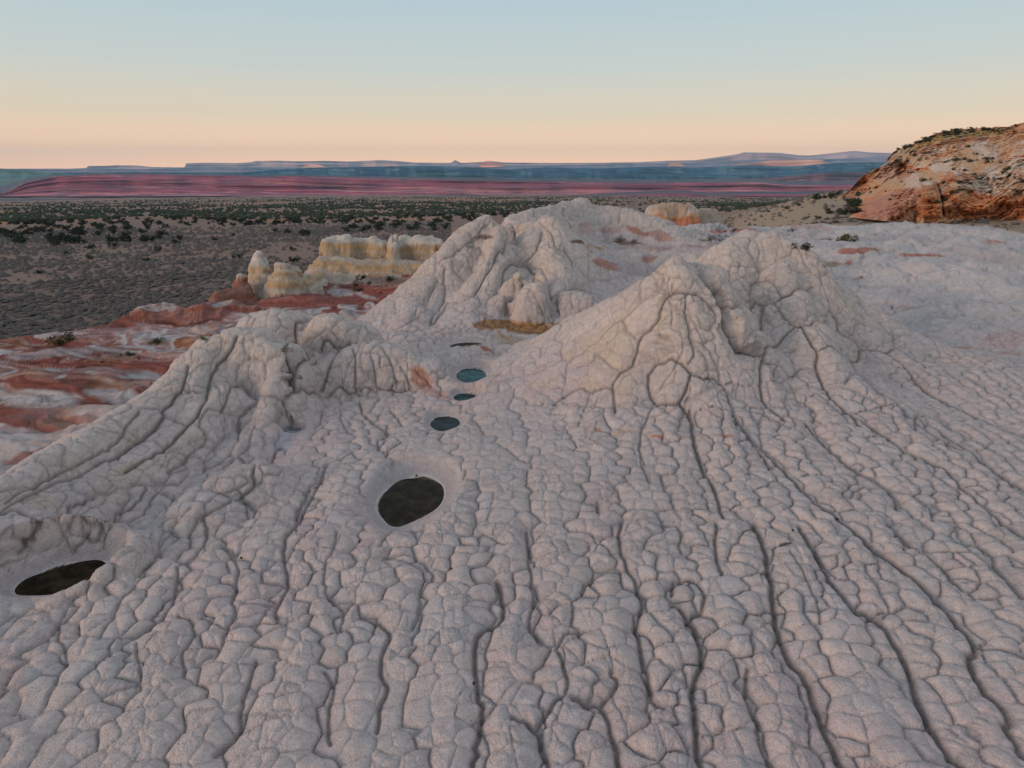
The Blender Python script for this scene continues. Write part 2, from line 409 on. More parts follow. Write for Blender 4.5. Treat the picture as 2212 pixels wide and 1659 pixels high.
# right twin mounds
GROOVES += T(2.884, 1194.5, 442.4, [
 (2.3, [(930,390),(985,455),(1040,520),(1078,620),(1098,740),(1140,830),(1195,895),(1320,920)]),
 (1.2, [(530,850),(560,805),(640,740),(665,660),(690,600),(740,545),(830,545),(910,560),(980,620),(1020,680)]),
 (1.0, [(833,560),(830,660),(850,750),(862,830),(885,920),(845,985)]),
 (.7, [(620,855),(680,868),(760,880),(862,855),(960,855)]),
 (1.3, [(590,1130),(600,1050),(640,995),(720,965),(790,975),(840,1020),(862,1050),(830,1130),(790,1220),(745,1235),(690,1228),(640,1230),(605,1180),(590,1130)]),
 (1.2, [(862,1050),(900,1058),(960,1080),(1000,1070),(1060,1110),(1090,1160),(1110,1230),(1170,1380),(1230,1480),(1300,1570),(1370,1650)]),
 (1.4, [(790,1220),(850,1300),(866,1380),(870,1450),(900,1550),(935,1650)]),
 (.9, [(640,1230),(600,1290),(570,1380),(545,1450),(545,1560),(570,1640)]),
 (1.2, [(530,850),(510,950),(490,1000),(430,1030),(380,1090),(365,1150),(380,1250),(385,1300)]),
 (1.0, [(0,1240),(60,1190),(170,1135),(230,1165),(300,1140),(365,1140)]),
 (.8, [(150,1010),(210,1000),(260,960),(270,920),(330,980),(420,1040)]),
 (.8, [(530,840),(470,800),(430,720),(440,700)]),
 (.7, [(160,1380),(190,1300),(215,1230),(230,1165)]),
 (.8, [(745,490),(740,545)]), (.7,[(640,470),(650,520),(740,545)]),
 (1.2, [(1080,618),(1160,622),(1240,632),(1310,625),(1380,605),(1430,570),(1500,535),(1620,505)]),
 (1.2, [(1380,610),(1430,670),(1510,745),(1570,740),(1630,720),(1710,715)]),
 (1.3, [(1510,745),(1450,805),(1400,860),(1350,870),(1310,820),(1290,780),(1290,700),(1292,635)]),
 (1.4, [(1350,870),(1330,930),(1300,1010),(1292,1080),(1305,1190),(1340,1250),(1390,1310),(1440,1350)]),
 (.8, [(1390,865),(1425,905),(1465,912),(1530,900)]),
 (1.4, [(1550,740),(1600,840),(1645,912),(1640,1020),(1680,1110),(1740,1200),(1850,1310),(1914,1385)]),
 (1.1, [(1645,912),(1700,885),(1745,878),(1810,925),(1870,970),(1900,970)]),
 (1.0, [(1640,1022),(1550,1015),(1480,1070),(1430,1020),(1400,1000),(1320,985)]),
 (.9, [(1400,1000),(1375,1060),(1385,1110)]),
 (1.0, [(1238,632),(1240,545),(1250,490),(1285,468),(1350,478),(1395,520),(1420,560)]),
 (.8, [(1283,468),(1283,385),(1180,380),(1110,375)]), (.7,[(1110,375),(1100,440),(1100,470),(1050,510)]),
 (.8, [(1283,385),(1380,350),(1440,320),(1490,300)]), (.7,[(1283,385),(1240,320),(1215,275)]),
 (.8, [(1215,275),(1240,200),(1280,160)]), (.6,[(1385,465),(1390,400),(1410,370)]),
 (.7, [(1185,885),(1215,830),(1285,780)]), (.6,[(1185,640),(1200,690),(1240,740)]),
 (.8, [(1270,1370),(1330,1320),(1400,1360),(1440,1365)]),
 (.9, [(1620,1360),(1632,1300),(1590,1260),(1500,1250)]),
])
GROOVES += T(3.125, 1504.2, 442.4, [
 (1.3, [(1060,1050),(1100,1030),(1117,970),(1200,972),(1290,995),(1340,960),(1420,990),(1490,1045),(1560,1100)]),
 (1.1, [(1117,970),(1095,935),(1040,890),(965,850),(965,780),(910,710)]),
 (1.3, [(1290,1000),(1360,1050),(1420,1110),(1500,1210),(1620,1300),(1760,1370),(1930,1450),(2100,1530),(2212,1580)]),
 (.9, [(1340,960),(1340,880),(1320,840)]), (.7,[(1060,880),(1090,800),(1180,820),(1260,850),(1330,880)]),
 (1.0, [(1480,1520),(1475,1450),(1500,1425),(1570,1430),(1690,1500),(1800,1560),(1920,1620),(2000,1660)]),
 (1.2, [(1060,1050),(1090,1120),(1200,1230),(1320,1310),(1400,1390),(1500,1490),(1640,1580),(1780,1660)]),
 (.8, [(1005,1215),(1030,1160),(1090,1140)]),(.8,[(1310,1390),(1340,1350),(1240,1360),(1170,1390)]),
 (.5, [(1350,690),(1480,706),(1620,735)]), (.5,[(1830,762),(2000,778),(2112,792)]), (.4,[(1790,445),(1870,462),(1960,478)]),
 (.4, [(1550,490),(1640,510),(1720,480)]), (.5,[(1290,1570),(1200,1570)]),
])
# left domes
GROOVES += T(3.125, 0, 663.6, [
 (2.2, [(1925,265),(1960,330),(1985,400),(1993,480),(1997,565)]),
 (1.6, [(2060,90),(2000,150),(1950,215),(1925,265)]),
 (1.4, [(1600,180),(1570,250),(1500,360),(1440,450),(1400,560),(1355,670),(1315,750),(1255,800),(1170,900),(1060,980),(950,1040),(850,1100)]),
 (1.4, [(1262,385),(1235,520),(1200,590),(1110,680),(1110,740),(1020,840),(900,920),(790,1000),(650,1055)]),
 (.9, [(1225,560),(1300,572),(1390,575)]), (.9, [(940,670),(1030,682),(1100,690)]),
 (1.0, [(1255,800),(1165,752),(1110,735)]),
 (1.1, [(960,560),(940,690),(870,780),(820,860),(750,940),(680,972)]),
 (1.1, [(1495,700),(1530,640),(1550,570),(1590,522),(1650,535),(1700,580),(1722,622),(1660,700),(1620,760),(1610,860),(1570,950),(1490,1040),(1380,1090)]),
 (.9, [(1722,622),(1760,592),(1850,588),(1930,622),(1990,572)]),
 (1.2, [(1930,622),(1945,690),(1970,780),(1900,830)]),
 (.8, [(1400,690),(1495,700),(1550,718),(1620,742)]),
 (.7, [(1590,522),(1600,440),(1620,400),(1700,340),(1790,390),(1780,500)]),
 (.7, [(1700,340),(1640,280),(1650,200)]), (.6,[(1790,390),(1890,330)]),
 (1.2, [(1890,950),(1840,1020),(1715,1055),(1708,1120),(1722,1190),(1620,1300)]),
 (1.0, [(1715,1055),(1640,1035),(1500,1080)]),
 (.9, [(1440,1235),(1520,1262),(1565,1305),(1490,1350),(1370,1412),(1392,1500),(1390,1590),(1335,1660)]),
 (.9, [(1590,1305),(1680,1335),(1722,1390),(1690,1430)]),
 (.8, [(1290,1365),(1230,1420),(1140,1540),(1060,1645)]),
 (1.0, [(2070,1240),(2050,1320),(2000,1390),(2002,1480),(1930,1550),(1915,1650)]),
 (1.2, [(262,1450),(255,1510),(200,1560),(130,1660)]),
 (1.1, [(0,1375),(100,1360),(200,1400),(262,1450),(340,1400),(460,1380),(480,1350),(560,1310),(640,1275)]),
 (.8, [(460,1385),(550,1440),(560,1500),(600,1530)]), (.8,[(550,1445),(640,1450),(690,1465)]),
 (1.0, [(900,1200),(980,1210),(955,1290),(880,1370),(790,1410),(680,1490),(560,1570),(505,1645)]),
 (1.1, [(40,1310),(200,1210),(380,1120),(560,1040),(680,975)]),
 (1.0, [(0,1370),(150,1290),(340,1200),(560,1110),(700,1040)]),
 (.9, [(1395,870),(1345,800),(1360,740),(1400,690)]), (.9,[(1395,870),(1380,920),(1320,960),(1220,1060),(1130,1120)]),
 (.8, [(1720,790),(1690,900),(1640,980),(1560,1050)]),(.7,[(1500,760),(1520,860),(1460,950),(1390,1010)]),
])
GROOVES += T(3.125, 398.2, 619.4, [
 (1.3, [(1035,405),(1000,470),(965,580),(935,700)]), (1.1, [(1130,400),(1155,480),(1150,580),(1160,700)]),
 (.9, [(1255,460),(1285,560),(1300,700)]), (.9, [(1330,400),(1390,500),(1420,600),(1440,690)]), (.7,[(1460,540),(1500,610),(1540,690)]),(.7,[(1560,560),(1640,640),(1680,680)]),
 (1.1, [(680,760),(720,725),(760,710),(870,705),(1000,703),(1120,715),(1190,695),(1290,700),(1400,700),(1530,702)]),
 (1.5, [(757,700),(750,620),(765,560),(820,500),(920,430),(1035,405),(1120,370)]),
 (.8, [(1035,405),(1030,350),(985,300),(880,340),(800,400)]), (.6,[(985,300),(1060,230)]),
 (1.1, [(675,755),(695,850),(720,925)]), (1.1,[(1180,730),(1205,860),(1270,920),(1370,990)]),
 (.9, [(1385,840),(1440,900),(1465,950)]), (.8,[(930,830),(920,910),(880,965)]), (.8,[(1050,830),(1060,920),(1110,1000)]),
 (.9, [(1370,1010),(1310,1050),(1310,1100),(1360,1140)]),
 (1.0, [(950,1215),(930,1300),(850,1350),(815,1430),(765,1540),(760,1655)]),
 (.9, [(940,1210),(1010,1190),(1080,1170),(1120,1130)]),
])
# middle massif
GROOVES += T(3.333, 752, 398, [
 (2.0, [(1200,330),(1160,410),(1100,470),(1040,560),(980,640),(930,730),(890,795)]),
 (1.5, [(1100,245),(1180,290),(1200,330)]),
 (1.2, [(1000,280),(945,340),(930,380),(850,430)]), (1.2, [(650,560),(730,520),(800,465),(880,445),(960,480),(980,560)]),
 (1.2, [(700,600),(690,700),(700,780),(650,900),(590,1010)]), (1.0, [(640,690),(590,800),(480,930)]),
 (1.2, [(890,795),(800,840),(720,850),(660,940),(600,1010)]), (.9,[(750,550),(760,620),(830,700)]),
 (1.6, [(1125,690),(1145,610),(1200,570),(1280,578),(1330,640),(1320,700)]),
 (1.8, [(1125,690),(1190,760),(1175,850),(1140,935)]),
 (1.8, [(1142,920),(1165,830),(1230,735),(1330,700),(1410,715),(1450,770),(1490,860),(1520,945)]),
 (1.6, [(1470,800),(1540,770),(1640,742),(1740,772),(1830,815),(1880,845)]),
 (1.3, [(1240,560),(1290,540),(1350,480),(1390,390),(1392,330)]), (1.1, [(1300,565),(1380,600),(1430,690)]),
 (1.3, [(1560,470),(1610,550),(1640,630),(1720,700),(1770,790),(1860,835)]),
 (1.0, [(1400,290),(1470,360),(1500,450),(1580,500)]),
 (1.4, [(1545,180),(1560,250),(1620,340),(1700,430),(1800,520)]),
 (1.0, [(1340,180),(1330,250)]), (1.0,[(1500,160),(1560,170),(1640,250),(1680,330)]),(1.0,[(1940,270),(1960,210),(2030,190)]),
 (1.1, [(430,690),(500,650),(560,600)]), (1.0,[(330,1060),(420,1000),(520,950)]),
])
# long grooves of the near apron
GROOVES += T(2.0, 1106, 884.8, [
 (1.3, [(770,0),(785,120),(800,200),(835,280),(880,370),(912,470)]),
 (.9, [(590,20),(557,110),(555,230),(590,320)]),
 (1.6, [(1045,490),(1090,600),(1112,720),(1132,880),(1180,1050),(1270,1160),(1320,1300),(1395,1480),(1430,1560)]),
 (1.5, [(960,20),(1040,130),(1150,240),(1280,380),(1400,465),(1560,600),(1690,700),(1810,800),(1930,940),(2000,1030),(1975,1090),(2040,1220),(2130,1310),(2140,1400),(2212,1500)]),
 (1.5, [(1240,510),(1300,600),(1350,690),(1390,760),(1470,860),(1590,925),(1690,1080),(1760,1260),(1860,1450),(1960,1560)]),
 (1.1, [(880,490),(878,600),(890,680),(905,720)]),
 (1.4, [(690,840),(770,910),(822,1060),(785,1200),(792,1380),(822,1560)]),
 (1.2, [(475,480),(465,570),(490,680),(560,820),(540,950),(572,1100),(605,1250),(650,1290)]),
 (1.0, [(60,520),(78,700),(92,830),(75,940),(130,1000)]),
 (1.1, [(200,1050),(240,1200),(170,1290),(105,1375)]), (1.2, [(0,1330),(105,1390),(165,1560)]),
 (1.2, [(260,1250),(380,1285),(440,1440),(460,1560)]), (1.1,[(380,1285),(450,1190),(430,1130)]),
 (1.2, [(1270,60),(1400,200),(1530,290),(1640,370),(1665,440)]),
 (1.3, [(1430,10),(1560,80),(1700,180),(1850,250),(1940,340),(2040,430),(2212,560)]),
 (1.2, [(1740,30),(1900,130),(2000,200),(2120,290),(2212,352)]),
 (1.1, [(1620,490),(1700,570),(1850,680),(1945,785)]), (1.0,[(1900,570),(2040,600),(2100,700),(2212,820)]),
 (.9, [(1460,390),(1480,350),(1550,345),(1700,370),(1800,430),(1820,490)]),
 (1.1, [(690,800),(700,745),(790,740),(835,830),(780,890)]),
 (.9, [(300,790),(340,740),(430,705),(500,700)]), (.9,[(190,1040),(230,980),(320,960)]),
 (1.0, [(1020,1120),(1000,1240),(1060,1350),(1060,1430),(1130,1545)]),
 (.8, [(370,400),(372,450)]), (.9,[(640,500),(720,520),(730,620)]),
 (.8, [(1200,620),(1280,760),(1320,850),(1330,930)]), (.8,[(1600,910),(1680,860),(1780,870)]),
 (.9, [(2000,1030),(2100,1040),(2212,1070)]),
])
GROOVES += T(2.0, 0, 884.8, [
 (1.1, [(1410,240),(1390,300),(1330,400),(1285,500),(1235,560),(1225,660),(1242,770),(1195,860),(1200,930)]),
 (1.0, [(880,470),(890,570),(840,640),(770,690),(755,800),(720,880),(600,980)]),
 (.8, [(750,380),(700,540),(660,650),(590,760),(530,830),(500,900),(430,1000)]),
 (.9, [(960,590),(1030,690),(1010,820),(1015,900),(985,965),(940,1060)]),
 (.8, [(1455,540),(1440,620),(1405,700),(1412,800),(1480,880),(1470,960)]),
 (.8, [(290,870),(240,980),(290,1070),(230,1200),(180,1310)]),
 (.9, [(770,890),(830,930),(830,1000),(785,1060),(795,1150)]),
 (.8, [(590,1010),(602,1130),(612,1200),(540,1270)]),
 (1.1, [(1560,900),(1680,960),(1640,1120),(1672,1220),(1640,1300),(1630,1400)]),
 (1.0, [(1105,1090),(1085,1170),(1040,1290),(1030,1400),(930,1500)]),
 (1.0, [(1400,1140),(1445,1210),(1420,1330),(1430,1450)]),
 (1.3, [(2145,740),(2175,900),(2060,990),(2058,1190),(2082,1310),(2060,1430),(2040,1560)]),
 (.9, [(1660,640),(1780,640),(1870,720),(1815,800),(1812,880),(1780,950)]),
 (.8, [(2010,560),(2090,545),(2180,590)]), (.8,[(1050,850),(1190,850)]), (.8,[(0,950),(60,900),(200,880)]),
 (.8, [(1640,600),(1700,530),(1830,520)]), (.7,[(870,900),(990,960),(1110,930),(1240,940)]),
])

# flow guide: rib number along the near apron, photo positions
KG = [(1540,885,13.2),(1560,1000,13.6),(1600,1115,14),(1640,1150,14.5),(1670,1290,15),(1696,1410,15.2),(1766,1530,15.3),(1816,1659,15.3),
 (1586,895,15.5),(1680,1005,16.6),(1806,1115,17.4),(1950,1235,18.2),(2106,1400,18.6),(2212,1560,18.8),
 (1821,890,20.5),(1956,975,21.5),(2075,1054,22.2),(2212,1165,23),(1976,900,23.5),(2106,985,24.4),(2212,1060,25),(2046,885,25.5),(2212,960,27.5),(2212,880,30),(2000,830,26),(1900,800,24),
 (1451,1305,12.4),(1517,1415,12.5),(1498,1500,12.6),(1517,1659,12.6),(1341,1130,10.8),(1386,1295,11.3),(1392,1435,11.3),(1336,1659,11),
 (1136,1145,8.9),(1145,1300,9),(1030,1350,8.2),(1025,1480,8.1),(1020,1659,8),(1100,1000,8.5),(1040,1250,8.2),
 (705,1005,5.0),(645,1135,4.9),(612,1215,4.9),(598,1315,4.9),(560,1450,4.8),(520,1640,4.7),(840,1330,6.8),(830,1500,6.6),(815,1650,6.5),(860,1200,6.8),
 (440,1120,3.4),(385,1230,3.3),(340,1345,3.2),(260,1480,3.0),(180,1659,3.0),(370,1080,2.2),(300,1260,2.0),(220,1380,1.9),(100,1520,1.6),(0,1640,1.5),
 (245,1210,.8),(145,1370,.4),(0,1480,0),(0,1320,-1.5),(120,1180,-1),(200,1050,-3),(100,1100,-3.2),(0,1160,-3.4),(250,905,-5.5),(0,1050,-6),
 (540,900,2.2),(600,850,3.2),(480,830,.4),(640,870,4.2),(720,870,5.4),(800,850,6.6),(880,860,7.6),(960,840,8.6),(1200,900,9.8),(1300,900,10.8),(1400,880,11.8),(760,950,6),(960,980,7.8),(1470,860,12.5),
 (1180,1659,9.5),(1180,1450,9.6),(1660,1659,13.9),(1610,1450,13.9),(1580,1280,13.9)]

NC, NR = 1210, 890
AZF = np.radians(np.concatenate([-39.5 - 22 * np.linspace(1, 1 / 70, 70) ** 1.3, np.linspace(-39.4, 39.4, NC - 140), 39.5 + 22 * np.linspace(1 / 70, 1, 70) ** 1.3]))
R0, R1 = 5.3, 118.0
def adaptive_rows():
    nc, nr = 200, 1500
    az = np.radians(np.linspace(-62, 62, nc)); r = np.exp(np.linspace(math.log(R0), math.log(R1), nr))
    A, R = np.meshgrid(az, r)
    z = macro(R * np.sin(A), R * np.cos(A)) - CAM_Z
    el = np.arctan2(z, R)                                   # elevation seen from the camera
    de = np.abs(np.diff(el, axis=0)) * 683
    ds = np.hypot(np.diff(R, axis=0), np.diff(z, axis=0)) / R[1:] * 683
    w = de + 0.16 * ds + 0.10
    ker = np.hanning(9); ker /= ker.sum()
    w = np.apply_along_axis(lambda c: np.convolve(np.pad(c, 4, 'edge'), ker, 'valid'), 1, w)
    ker = np.hanning(25); ker /= ker.sum()
    w = np.apply_along_axis(lambda c: np.convolve(np.pad(c, 12, 'edge'), ker, 'valid'), 0, w)
    cw = np.vstack([np.zeros((1, nc)), np.cumsum(w, 0)])
    cw /= cw[-1]
    q = np.linspace(0, 1, NR)
    rows = np.stack([np.interp(q, cw[:, c], np.log(r)) for c in range(nc)], 1)
    azf = AZF
    out = np.stack([np.interp(azf, az, rows[i]) for i in range(NR)], 0)
    return azf, np.exp(out)
azf, RR = adaptive_rows()
AA = np.broadcast_to(azf[None, :], RR.shape)
X = (RR * np.sin(AA)).astype(f32); Y = (RR * np.cos(AA)).astype(f32)
Z, GRP, BASE = macro(X, Y, True)
def normals(x, y, z):
    P = np.stack([x, y, z], -1)
    du = np.empty_like(P); dv = np.empty_like(P)
    du[:, 1:-1] = P[:, 2:] - P[:, :-2]; du[:, 0] = P[:, 1] - P[:, 0]; du[:, -1] = P[:, -1] - P[:, -2]
    dv[1:-1] = P[2:] - P[:-2]; dv[0] = P[1] - P[0]; dv[-1] = P[-1] - P[-2]
    n = np.cross(du, dv)
    n /= np.linalg.norm(n, axis=-1, keepdims=True) + 1e-12
    return n
N0 = normals(X, Y, Z)
print("macro", round(time.time() - T0, 1))
DIST = np.sqrt(X * X + Y * Y + (Z - CAM_Z) ** 2)
PX, PY = project(X, Y, Z)
# ---- zone weights
soil = sstep(-4.3, -4.9, Z) * sstep(-2, -6, X)
soil = np.maximum(soil, sstep(-1.6, -2.2, Z) * sstep(75, 85, RR) * sstep(-22, -16, X))
_edge = np.interp(PX.ravel(), [1380, 1450, 1560, 1640, 1720, 1790, 1850, 1900, 2000, 2110, 2212, 2400], [430, 462, 452, 462, 474, 486, 489, 481, 476, 484, 503, 520]).reshape(PX.shape)
_edge = _edge + 4 * fbm2(X * f32(.15), Y * f32(.15), 9, 3)
soil = np.maximum(soil, sstep(1.5, -1.5, PY - _edge) * sstep(60, 70, Y) * sstep(12, 20, X) * (1 - sstep(-.5, .5, GRP.astype(f32))))
soil = np.maximum(soil, sstep(108, 114, RR))
PATCH = [(265,768,44,7),(1045,512,28,5),(1355,525,40,4),(1540,520,30,3),(1795,572,30,6),(1250,523,20,4),(345,742,26,5),(90,600,1,1),(840,607,50,11)]
inpatch = np.zeros_like(Z)
for px, py, a, b in PATCH:
    w_ = sstep(1.15, .75, np.hypot((PX - px) / a, (PY - py) / b) + .3 * fbm2(X * f32(.9), Y * f32(.9), 3, 2))
    inpatch = np.maximum(inpatch, w_ * (np.abs(Y - surface_hit(px, py)[0, 1]) < 9))
soil = np.maximum(soil, inpatch)
redz = sstep(-5.5, -8.0, X + np.clip(Y - 24, -9, 0) * .5 + np.clip(Y - 50, 0, 40) * -.12) * sstep(-.55, -1.15, BASE + 0.0) * (1 - soil)
plateau = sstep(3, 10, X) * sstep(29, 36, Y) * (1 - soil)
backz = sstep(44, 52, Y) * sstep(-8, -3, X) * (1 - soil)
flat = np.maximum(plateau, backz)
raised = sstep(.25, .8, Z - BASE) * (GRP >= 0)
poolsm = np.ones_like(Z)
poold = np.full(Z.shape, 9.0, f32)
for nm, cx, cy, rx, ry, wz, rot, dep in POOLW:
    ca, sa = math.cos(rot), math.sin(rot)
    dx = X - cx; dy = Y - cy
    rr = np.sqrt(((dx * ca + dy * sa) / rx) ** 2 + ((-dx * sa + dy * ca) / ry) ** 2)
    poold = np.minimum(poold, rr)
poolsm = sstep(1.15, 1.75, poold + .15 * fbm2(X * 2, Y * 2, 5, 2))

# ---- traced grooves
ALLP = [p for w, L in GROOVES for p in L]
HITS = surface_hit([p[0] for p in ALLP], [p[1] for p in ALLP])
def catmull(P, n=5):
    P = np.array(P); Q = np.vstack([2 * P[0] - P[1], P, 2 * P[-1] - P[-2]]); out = []
    for i in range(1, len(Q) - 2):
        for t in np.linspace(0, 1, n, endpoint=False):
            out.append(.5 * (2 * Q[i] + (Q[i + 1] - Q[i - 1]) * t + (2 * Q[i - 1] - 5 * Q[i] + 4 * Q[i + 1] - Q[i + 2]) * t * t + (3 * Q[i] - Q[i - 1] - 3 * Q[i + 1] + Q[i + 2]) * t ** 3))
    out.append(P[-1]); return np.array(out)
GD = np.full(Z.shape, 9.0, f32); GW = np.ones_like(Z)
k0 = 0
rs = np.random.RandomState(5)
for w, L in GROOVES:
    H = HITS[k0:k0 + len(L)]; k0 += len(L)
    # break the line where the hit jumps behind a crest
    runs, cur = [], [H[0]]
    for a, b in zip(H[:-1], H[1:]):
        if np.linalg.norm(b - a) > 2.6 + .09 * a[1]:
            runs.append(cur); cur = [b]
        else: cur.append(b)
    runs.append(cur)
    for run in runs:
        if len(run) < 2: continue
        C = catmull(run, 4)
        jit = rs.randn(len(C), 3) * .018 * (1, 1, 0); jit[0] = jit[-1] = 0
        C = C + jit
        C[:, 2] = macro(C[:, 0], C[:, 1])
        aw = np.arctan2(C[:, 0], C[:, 1])
        rg = np.hypot(C[:, 0], C[:, 1])
        for i in range(len(C) - 1):
            a, b = C[i], C[i + 1]
            mar = .75 / min(rg[i], rg[i + 1])
            c0 = np.searchsorted(azf, min(aw[i], aw[i + 1]) - mar); c1 = np.searchsorted(azf, max(aw[i], aw[i + 1]) + mar)
            if c1 <= c0: continue
            rl, rh = min(rg[i], rg[i + 1]) - .75, max(rg[i], rg[i + 1]) + .75
            sub = RR[:, c0:c1]
            r0 = int(np.searchsorted(sub.max(1), rl)); r1 = int(np.searchsorted(sub.min(1), rh))
            if r1 <= r0: continue
            sl = (slice(r0, r1), slice(c0, c1))
            e = b - a; L2 = (e * e).sum() + 1e-9
            dx = X[sl] - a[0]; dy = Y[sl] - a[1]; dz = Z[sl] - a[2]
            t = np.clip((dx * e[0] + dy * e[1] + dz * e[2]) / L2, 0, 1)
            d = np.sqrt((dx - t * e[0]) ** 2 + (dy - t * e[1]) ** 2 + (dz - t * e[2]) ** 2)
            m = d < GD[sl]
            GD[sl] = np.where(m, d, GD[sl]); GW[sl] = np.where(m, w, GW[sl])
print("grooves", round(time.time() - T0, 1))

# ---- cells
wx = fbm2(X * f32(.9), Y * f32(.9), 61, 3) * f32(.28); wy = fbm2(X * f32(.9) + 40, Y * f32(.9), 62, 3) * f32(.28)
kg = surface_hit([g[0] for g in KG], [g[1] for g in KG], n=500)
kfit = tps_fit(kg[:, :2], [g[2] for g in KG], lam=.05)
ribm = (Y < 27.5) & (raised < .45) & (redz < .5) & (~((plateau > .4)))
# rib lattice
K = np.zeros_like(Z)
rows = np.arange(0, NR, 3); cols = np.arange(0, NC, 3)
Kc = tps_eval(kfit, X[::3, ::3].astype(float), Y[::3, ::3].astype(float))
tmp = np.stack([np.interp(np.arange(NC), cols, Kc[i]) for i in range(len(rows))], 0)
ri = np.clip(np.arange(NR) / 3.0, 0, len(rows) - 1); i0 = np.minimum(ri.astype(int), len(rows) - 2); ft = (ri - i0)[:, None]
K = (tmp[i0] * (1 - ft) + tmp[i0 + 1] * ft).astype(f32)
dk = np.sqrt((np.gradient(K, axis=1) / (np.hypot(np.gradient(X, axis=1), np.gradient(Y, axis=1)) + 1e-6)) ** 2 + 1e-6)
gk_r = np.gradient(K, axis=0) / (np.gradient(RR, axis=0) + 1e-6)
gradk = np.clip(np.sqrt(dk ** 2 + gk_r ** 2), .35, 3.0).astype(f32)
S = np.sqrt((X - 2) ** 2 + (Y - 27) ** 2).astype(f32)
rib_id, rib_e = voronoi([K * f32(1.15) + wx * f32(.35) * gradk, S * f32(.36) + wy * f32(.4)], 3, .75)
rib_e = rib_e / (gradk * f32(1.15))
rib_e = np.minimum(rib_e, .6)
zz = Z * f32(1.0)
# rib numbers on a raster of the near apron, so that each small polygon can be given to one rib
gx = np.linspace(-17, 26, 860); gy = np.linspace(3.5, 30, 530)
GX, GY = np.meshgrid(gx, gy)
Kr = tps_eval(kfit, GX[::4, ::4], GY[::4, ::4])
Kr = np.stack([np.interp(gx, gx[::4], r_) for r_ in Kr], 0); Kr = np.stack([np.interp(gy, gy[::4], c_) for c_ in Kr.T], 1)
gk = np.clip(np.hypot(np.gradient(Kr, gx, axis=1), np.gradient(Kr, gy, axis=0)), .35, 3.0)
wr = fbm2(GX * .9, GY * .9, 61, 3) * .28; wr2 = fbm2(GX * .9 + 40, GY * .9, 62, 3) * .28
RID, _e = voronoi([(Kr * 1.0 + wr * .35 * gk).astype(f32), (np.sqrt((GX - 2) ** 2 + (GY - 27) ** 2) * .13 + wr2 * .4).astype(f32)], 3, .8)
Zr = macro(GX.astype(f32), GY.astype(f32), True)
RAIS = sstep(.25, .8, Zr[0] - Zr[2]) * (Zr[1] >= 0)
def parent_id(sx_, sy_, sz_):
    """the rib or lobe that the polygon seeded at this point belongs to"""
    dome, _ = voronoi([sx_ * f32(.78), sy_ * f32(.78), sz_ * f32(.85)], 7, .8)
    a = np.clip(((sx_ + 17) / 43 * 859).round().astype(int), 0, 859); b = np.clip(((sy_ - 3.5) / 26.5 * 529).round().astype(int), 0, 529)
    inr = (sx_ > -17) & (sx_ < 26) & (sy_ > 3.5) & (sy_ < 27.5) & (RAIS[b, a] < .45) & ~((sx_ > 8) & (sy_ > 30))
    return np.where(inr, RID[b, a], dome)
w2x = wx * f32(.5) + fbm2(X * f32(3.1), Y * f32(3.1), 63, 2) * f32(.05); w2y = wy * f32(.5) + fbm2(X * f32(3.1), Y * f32(3.1) + 9, 64, 2) * f32(.05)
sc2 = f32(2.3)
